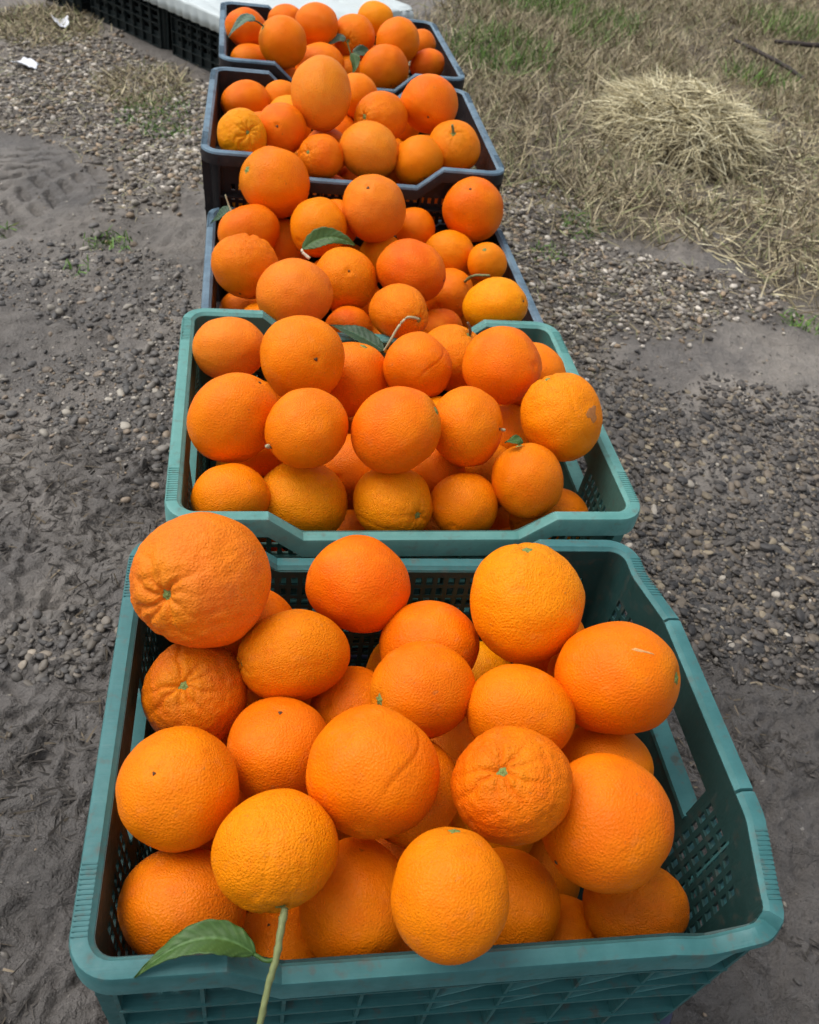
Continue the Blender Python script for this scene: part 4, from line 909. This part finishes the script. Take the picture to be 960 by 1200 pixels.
# ------------------------------------------------------------------ oranges
def orange_mesh(name, seed, wr, sub, crease=None):
    V, Fc = ico(sub); g = np.random.default_rng(seed)
    th = np.arccos(np.clip(V[:, 2], -1, 1)); ph = np.arctan2(V[:, 1], V[:, 0])
    def n3(s, sd):       # cheap 3-D noise from three planar slices
        a = V * s + sd * 7.3
        return (vnoise(a[:, 0] + 40, a[:, 1] + 40, sd) + vnoise(a[:, 1] + 80, a[:, 2] + 80, sd + 1) + vnoise(a[:, 2] + 20, a[:, 0] + 60, sd + 2)) / 3 - .5
    r = 1 + .17 * n3(1.3, seed) + .065 * n3(2.9, seed + 3) + .018 * n3(6.0, seed + 4)
    amp = (.026, .065, .115)[wr]; reach = (.28, .45, .75)[wr]
    m = (5, 7, 9)[wr]; wob = .9 * vnoise(th * 3 + 5, ph * 0 + seed, seed) + .4 * n3(4, seed + 5)
    fur = np.zeros_like(r)
    for i in range(m):
        a0 = 2 * math.pi * (i + g.uniform(-.3, .3)) / m; dl = np.angle(np.exp(1j * (ph - a0 - .5 * wob))); wdt = .10 + .16 / (1 + 4 * th)
        ln = reach * g.uniform(.5, 1.25); fur += g.uniform(.5, 1.0) * np.exp(-np.abs(dl * np.sin(np.clip(th, .05, 3)) / (.030 + .045 * th)) ** 1.5) * np.exp(-(th / ln) ** 2)
    r -= amp * np.clip(fur, 0, 1.4)
    r -= (.05, .06, .07)[wr] * np.exp(-(th / .16) ** 2) + .012 * np.exp(-(th / .5) ** 2) * (1 if wr else .3)
    r += (.004, .012, .02)[wr] * np.exp(-(th / (.6 + .4 * wr)) ** 2) * n3(11, seed + 9) * 4
    # blossom end with a small navel
    tb = math.pi - th; r -= .03 * np.exp(-(tb / .10) ** 2) - .012 * np.exp(-((tb - .17) / .07) ** 2) * (.6 + .8 * np.sin(ph * 3 + seed)) * .6
    # one shallow segment crease
    a0 = g.uniform(-3, 3); dl = np.angle(np.exp(1j * (ph - a0 - .15 * np.sin(th * 3)))) * np.sin(th)
    r -= g.choice([0, .010, .014]) * np.exp(-(dl / .045) ** 2) * sstep(.5, .9, th) * sstep(2.6, 2.0, th)
    if crease:
        dl = np.angle(np.exp(1j * (ph - .22 * np.sin(th * 2.2) + .1 * n3(3, seed)))) * np.sin(th)
        r -= crease * (np.exp(-np.abs(dl / .03) ** 1.4) + .5 * np.exp(-(np.clip(dl, 0, 1) / .25) ** 2) * (dl > 0)) * sstep(.55, .9, th) * sstep(2.3, 1.7, th)
    V = V * r[:, None]
    me = np_mesh(name, V, Fc); me.materials.append(PEEL_R if wr else PEEL)
    return me
VAR = {0: [orange_mesh('orange', 3 + i, 0, 5) for i in range(8)], 1: [orange_mesh('orange', 20 + i, 1, 6) for i in range(3)], 2: [orange_mesh('orange', 40 + i, 2, 6) for i in range(3)]}
VAR[3] = [orange_mesh('orange', 71, 0, 6, .022)]
TONE = {'o': (.83, .180, .001), 'y': (.87, .262, .001), 'r': (.81, .145, .002), 'b': (.60, .135, .003), 'p': (.80, .205, .014)}
CALYX = plain('calyx_green', (.17, .23, .055), .7, .45, 120, .4, bdist=.001)
SCAR = plain('brown_scar', (.10, .045, .015), .8, .4, 60, .5)
V = []; Fs = []; ns = 30
prof = [(0.0, .030), (.028, .030), (.034, .018), (.05, .022), (.085, .014), (.12, -.004)]
for j, (rr, zz) in enumerate(prof):
    for s in range(ns):
        a = 2 * math.pi * s / ns; k = 1 + (.30 * math.cos(5 * a) if j >= 4 else .1 * math.cos(5 * a)); V.append((rr * k * math.cos(a), rr * k * math.sin(a), zz))
for j in range(len(prof) - 1):
    for s in range(ns): Fs.append((j * ns + s, j * ns + (s + 1) % ns, (j + 1) * ns + (s + 1) % ns, (j + 1) * ns + s))
calyx_me = pymesh('calyx', V, Fs); calyx_me.materials.append(CALYX)
V = [(0, 0, .02)]; Fs = []
for j, (rr, zz) in enumerate([(.02, .012), (.045, .012), (.065, -.006)]):
    for s in range(14): a = 2 * math.pi * s / 14; q = rr * (1 + .25 * math.sin(3 * a + j)); V.append((q * math.cos(a), q * math.sin(a), zz))
for s in range(14):
    Fs.append((0, 1 + s, 1 + (s + 1) % 14))
    for j in range(2): Fs.append((1 + j * 14 + s, 1 + (j + 1) * 14 + s, 1 + (j + 1) * 14 + (s + 1) % 14, 1 + j * 14 + (s + 1) % 14))
navel_me = pymesh('navel', V, Fs); navel_me.materials.append(SCAR)
def pole_z(me, sign):
    return max(abs(v.co.z) for v in me.vertices if v.co.z * sign > 0 and math.hypot(v.co.x, v.co.y) < .06)
POLES = {}
GROUPS = {1: 'oranges in the nearest crate', 2: 'oranges in the sea green crate', 3: 'oranges in the third crate', 4: 'oranges in the fourth crate', 5: 'oranges in the farthest crate'}
def place_orange(loc, r, axis, q, tone, wr, rnd):
    me = VAR[wr][int(rnd.integers(0, len(VAR[wr])))]
    o = link('orange', me)
    re = 1.02 * r / math.sqrt(q)
    rot = Vector(axis).to_track_quat('Z', 'Y') @ Matrix.Rotation(float(rnd.uniform(0, 6.28)), 3, 'Z').to_quaternion()
    if wr == 3:      # creased side turned up and to the front
        X_ = ((CAM_LOC - Vector(loc)).normalized() + CR * .55).normalized(); Z_ = (CU + CR * .6).normalized(); Y_ = Z_.cross(X_).normalized(); Z_ = X_.cross(Y_)
        rot = Matrix((X_, Y_, Z_)).transposed().to_quaternion()
    e_ = float(rnd.uniform(-.03, .03))
    M = Matrix.Translation(loc) @ rot.to_matrix().to_4x4() @ Matrix.Diagonal((re * (1 + e_), re * (1 - e_), re * q, 1)); o.matrix_world = M
    c = np.array(TONE[tone]) * np.array([1, rnd.uniform(.84, 1.20), 1]) * rnd.uniform(.90, 1.04); o.color = (*[float(min(1, v)) for v in c], 1)
    return o, M
BY = {}; rnd = np.random.default_rng(21)
for (ck, x, y, z, r, ax, q, tone, wr, mk, lab) in ORANGES:
    if 'crease' in lab.split(' at ')[0].split(' in ')[0] and lab.startswith(('big smooth', 'orange with a fine')): wr = 3
    o, M = place_orange((x, y, z), r, ax, q, tone, wr, rnd); tag(o, lab, 'orange', GROUPS[ck]); BY[lab] = (o, M)
    if mk == 's':
        if (o.data.name, 1) not in POLES: POLES[(o.data.name, 1)] = pole_z(o.data, 1)
        c = link('calyx', calyx_me, None, o); c.location = (0, 0, POLES[(o.data.name, 1)] + .004); c.scale = (.95, .95, 1.2)
    elif mk == 'n':
        if (o.data.name, -1) not in POLES: POLES[(o.data.name, -1)] = pole_z(o.data, -1)
        c = link('navel', navel_me, None, o); c.rotation_euler = (math.pi, 0, 0); c.location = (0, 0, -POLES[(o.data.name, -1)] - .002); s_ = float(rnd.uniform(.45, .8)); c.scale = (s_, s_, 1)
def surface_mark(lab, name, cx, cy, lx, ly, ang, material, seed):
    """thin patch lying on an orange; cx, cy = offset from its middle towards image right / up, in radii"""
    o, M = BY[lab]; me = o.data; co = np.empty(len(me.vertices) * 3, np.float32); me.vertices.foreach_get('co', co); co = co.reshape(-1, 3); ln = np.linalg.norm(co, axis=1); un = co / ln[:, None]
    c = M.translation; d = (CAM_LOC - c).normalized(); rt = (CR - d * CR.dot(d)).normalized(); up = d.cross(rt)
    Mi = M.to_3x3().inverted(); n = 9; V = []; g = np.random.default_rng(seed)
    for i in range(n + 1):
        for j in range(16):
            a = 2 * math.pi * j / 16; q = i / n * (1 + .25 * math.sin(3 * a + seed) + .15 * math.sin(5 * a + 2 * seed)); u = q * lx * math.cos(a); v = q * ly * math.sin(a)
            x_, y_ = cx + u * math.cos(ang) - v * math.sin(ang), cy + u * math.sin(ang) + v * math.cos(ang); w2 = max(0, 1 - x_ * x_ - y_ * y_)
            loc_ = Mi @ (rt * x_ + up * y_ + d * math.sqrt(w2)); loc_.normalize(); k = int(np.argmax(un @ np.array(loc_))); V.append(loc_ * float(ln[k]) * (1.006 - .008 * (i == n)))
    Fs = [(i * 16 + j, i * 16 + (j + 1) % 16, (i + 1) * 16 + (j + 1) % 16, (i + 1) * 16 + j) for i in range(n) for j in range(16)]
    ch = link(name, pymesh(name, V, Fs), material, o); return ch
PALESCAR = plain('pale_scar', (.60, .30, .10), .7, .3, 30, .3)
RUB = plain('brown_rub', (.42, .15, .03), .7, .5, 9, .2)
for lab in list(BY):
    if lab.startswith('orange with a pale scar'): surface_mark(lab, 'scar', .40, .42, .17, .022, -.25, PALESCAR, 2)
    if lab.startswith('yellowish orange with a brown rub'): surface_mark(lab, 'rub_mark', .74, .08, .13, .20, .1, RUB, 5)
BUR = {1: 'orange buried out of sight under the upper ones in the nearest crate', 2: 'orange buried out of sight under the upper ones in the sea green crate', 3: 'orange buried out of sight under the upper ones in the third crate', 4: 'orange buried out of sight under the upper ones in the fourth crate', 5: 'orange buried out of sight under the upper ones in the farthest crate'}
for (ck, x, y, z, r, blab) in BURIED:
    a = rnd.normal(size=3); a[2] -= .6
    o, M = place_orange((x, y, z), r, tuple(a), float(rnd.uniform(.95, 1.06)), str(rnd.choice(['o', 'r', 'y', 'o'])), 0, rnd); tag(o, blab or BUR[ck], 'orange', 'buried ' + GROUPS[ck])

# ------------------------------------------------------------------ twigs and leaves
def leaf_material(name, top):
    m, t, b, N, L = mat(name); tc = N.new('ShaderNodeTexCoord'); n = noise(t, tc.outputs['Object'], 120, 4); n2 = noise(t, tc.outputs['Object'], 25, 3)
    c = mixc(t, n2, tuple(x * .75 for x in top), tuple(x * 1.35 for x in top)); c = mixc(t, ramp(t, n, [(.62, 0.0), (.75, .4)]), c, (.14, .15, .05))
    ra = N.new('ShaderNodeAttribute'); ra.attribute_name = 'rib'
    c = mixc(t, mathn(t, 'MULTIPLY', ra.outputs['Fac'], .55), c, tuple(min(1, x * 2.2 + .03) for x in top))
    L.new(c, b.inputs['Base Color']); b.inputs['Roughness'].default_value = .52; b.inputs['Specular IOR Level'].default_value = .35; L.new(bump(t, n, .3, .0006), b.inputs['Normal']); return m
LEAFM = {'leafgreen': leaf_material('leaf_green', (.036, .085, .014)), 'darkgreen': leaf_material('leaf_dark_green', (.022, .055, .022)), 'greygreen': leaf_material('leaf_grey_green', (.075, .125, .080))}
TWIGM = {'green': plain('twig_green', (.17, .20, .075), .6, .35, 150, .5), 'pale': plain('twig_pale', (.38, .37, .22), .6, .3, 150, .4), 'brown': plain('twig_brown', (.12, .075, .035), .7, .3, 150, .4)}
TWIGM.update(LEAFM)
def leaf_mesh(pts, wid):
    A, B, C = [Vector(q) for q in pts]; n, mcols = 48, 15; V = []; Fs = []; RIB = []
    Bc = B
    view = (CAM_LOC - A).normalized() * .45 + Vector((0, 0, .55))
    for i in range(n + 1):
        s = i / n; c = A * (1 - s) ** 2 + Bc * 2 * s * (1 - s) + C * s * s; d = ((Bc - A) * (1 - s) + (C - Bc) * s).normalized()
        side = d.cross(view).normalized(); nr = side.cross(d).normalized()
        hw = wid * .5 * (max(0.0, math.sin(math.pi * s ** .72)) ** .95 * (1.06 - .22 * s) + .015) * (1 + .03 * math.sin(s * 47))
        for j in range(mcols):
            v = 2 * j / (mcols - 1) - 1
            RIB.append(1.0 if abs(v) < .05 else .55 * max(0.0, math.sin(s * 75 - abs(v) * 13)) ** 6)
            V.append(c + side * hw * v * (.94) + nr * (hw * .26 * abs(v) ** 1.2 - .0007 * (abs(v) < .1) + .0013 * math.sin(s * 11 + v * 2.5) * abs(v) - hw * .55 * v * s + .0003 * math.sin(s * 60 - abs(v) * 9)))
    for i in range(n):
        for j in range(mcols - 1): a = i * mcols + j; Fs.append((a, a + 1, a + mcols + 1, a + mcols))
    me = pymesh('leaf', V, Fs); at_ = me.attributes.new('rib', 'FLOAT', 'POINT'); at_.data.foreach_set('value', RIB); return me
for lab, kind_, pts, wd, colr in TWIGS:
    o, M = BY[lab]
    if kind_ == 'twig':
        me = tube_mesh('twig', pts, list(np.linspace(wd * 1.15, wd * .9, len(pts))), 10, 6); c = link('twig', me, TWIGM[colr], o)
    else:
        me = leaf_mesh(pts, wd); c = link('leaf', me, LEAFM[colr], o); md = c.modifiers.new('thick', 'SOLIDIFY'); md.thickness = .0003
    c.matrix_parent_inverse = M.inverted()
lo = empty('loose_leaf', LOOSE_LEAF[0]); tag(lo, 'glossy green leaf with pale cut stalk lying on the oranges of the third crate', 'leaf')
MI = Matrix.Translation(-Vector(LOOSE_LEAF[0]))
c = link('blade', leaf_mesh(LOOSE_LEAF, .030), LEAFM['leafgreen'], lo); c.matrix_parent_inverse = MI; md = c.modifiers.new('thick', 'SOLIDIFY'); md.thickness = .0003
c = link('stalk', tube_mesh('stalk', LOOSE_PETIOLE, [.0016, .0022, .0026]), plain('stalk_cut', (.65, .62, .45), .6, .2, 100), lo); c.matrix_parent_inverse = MI
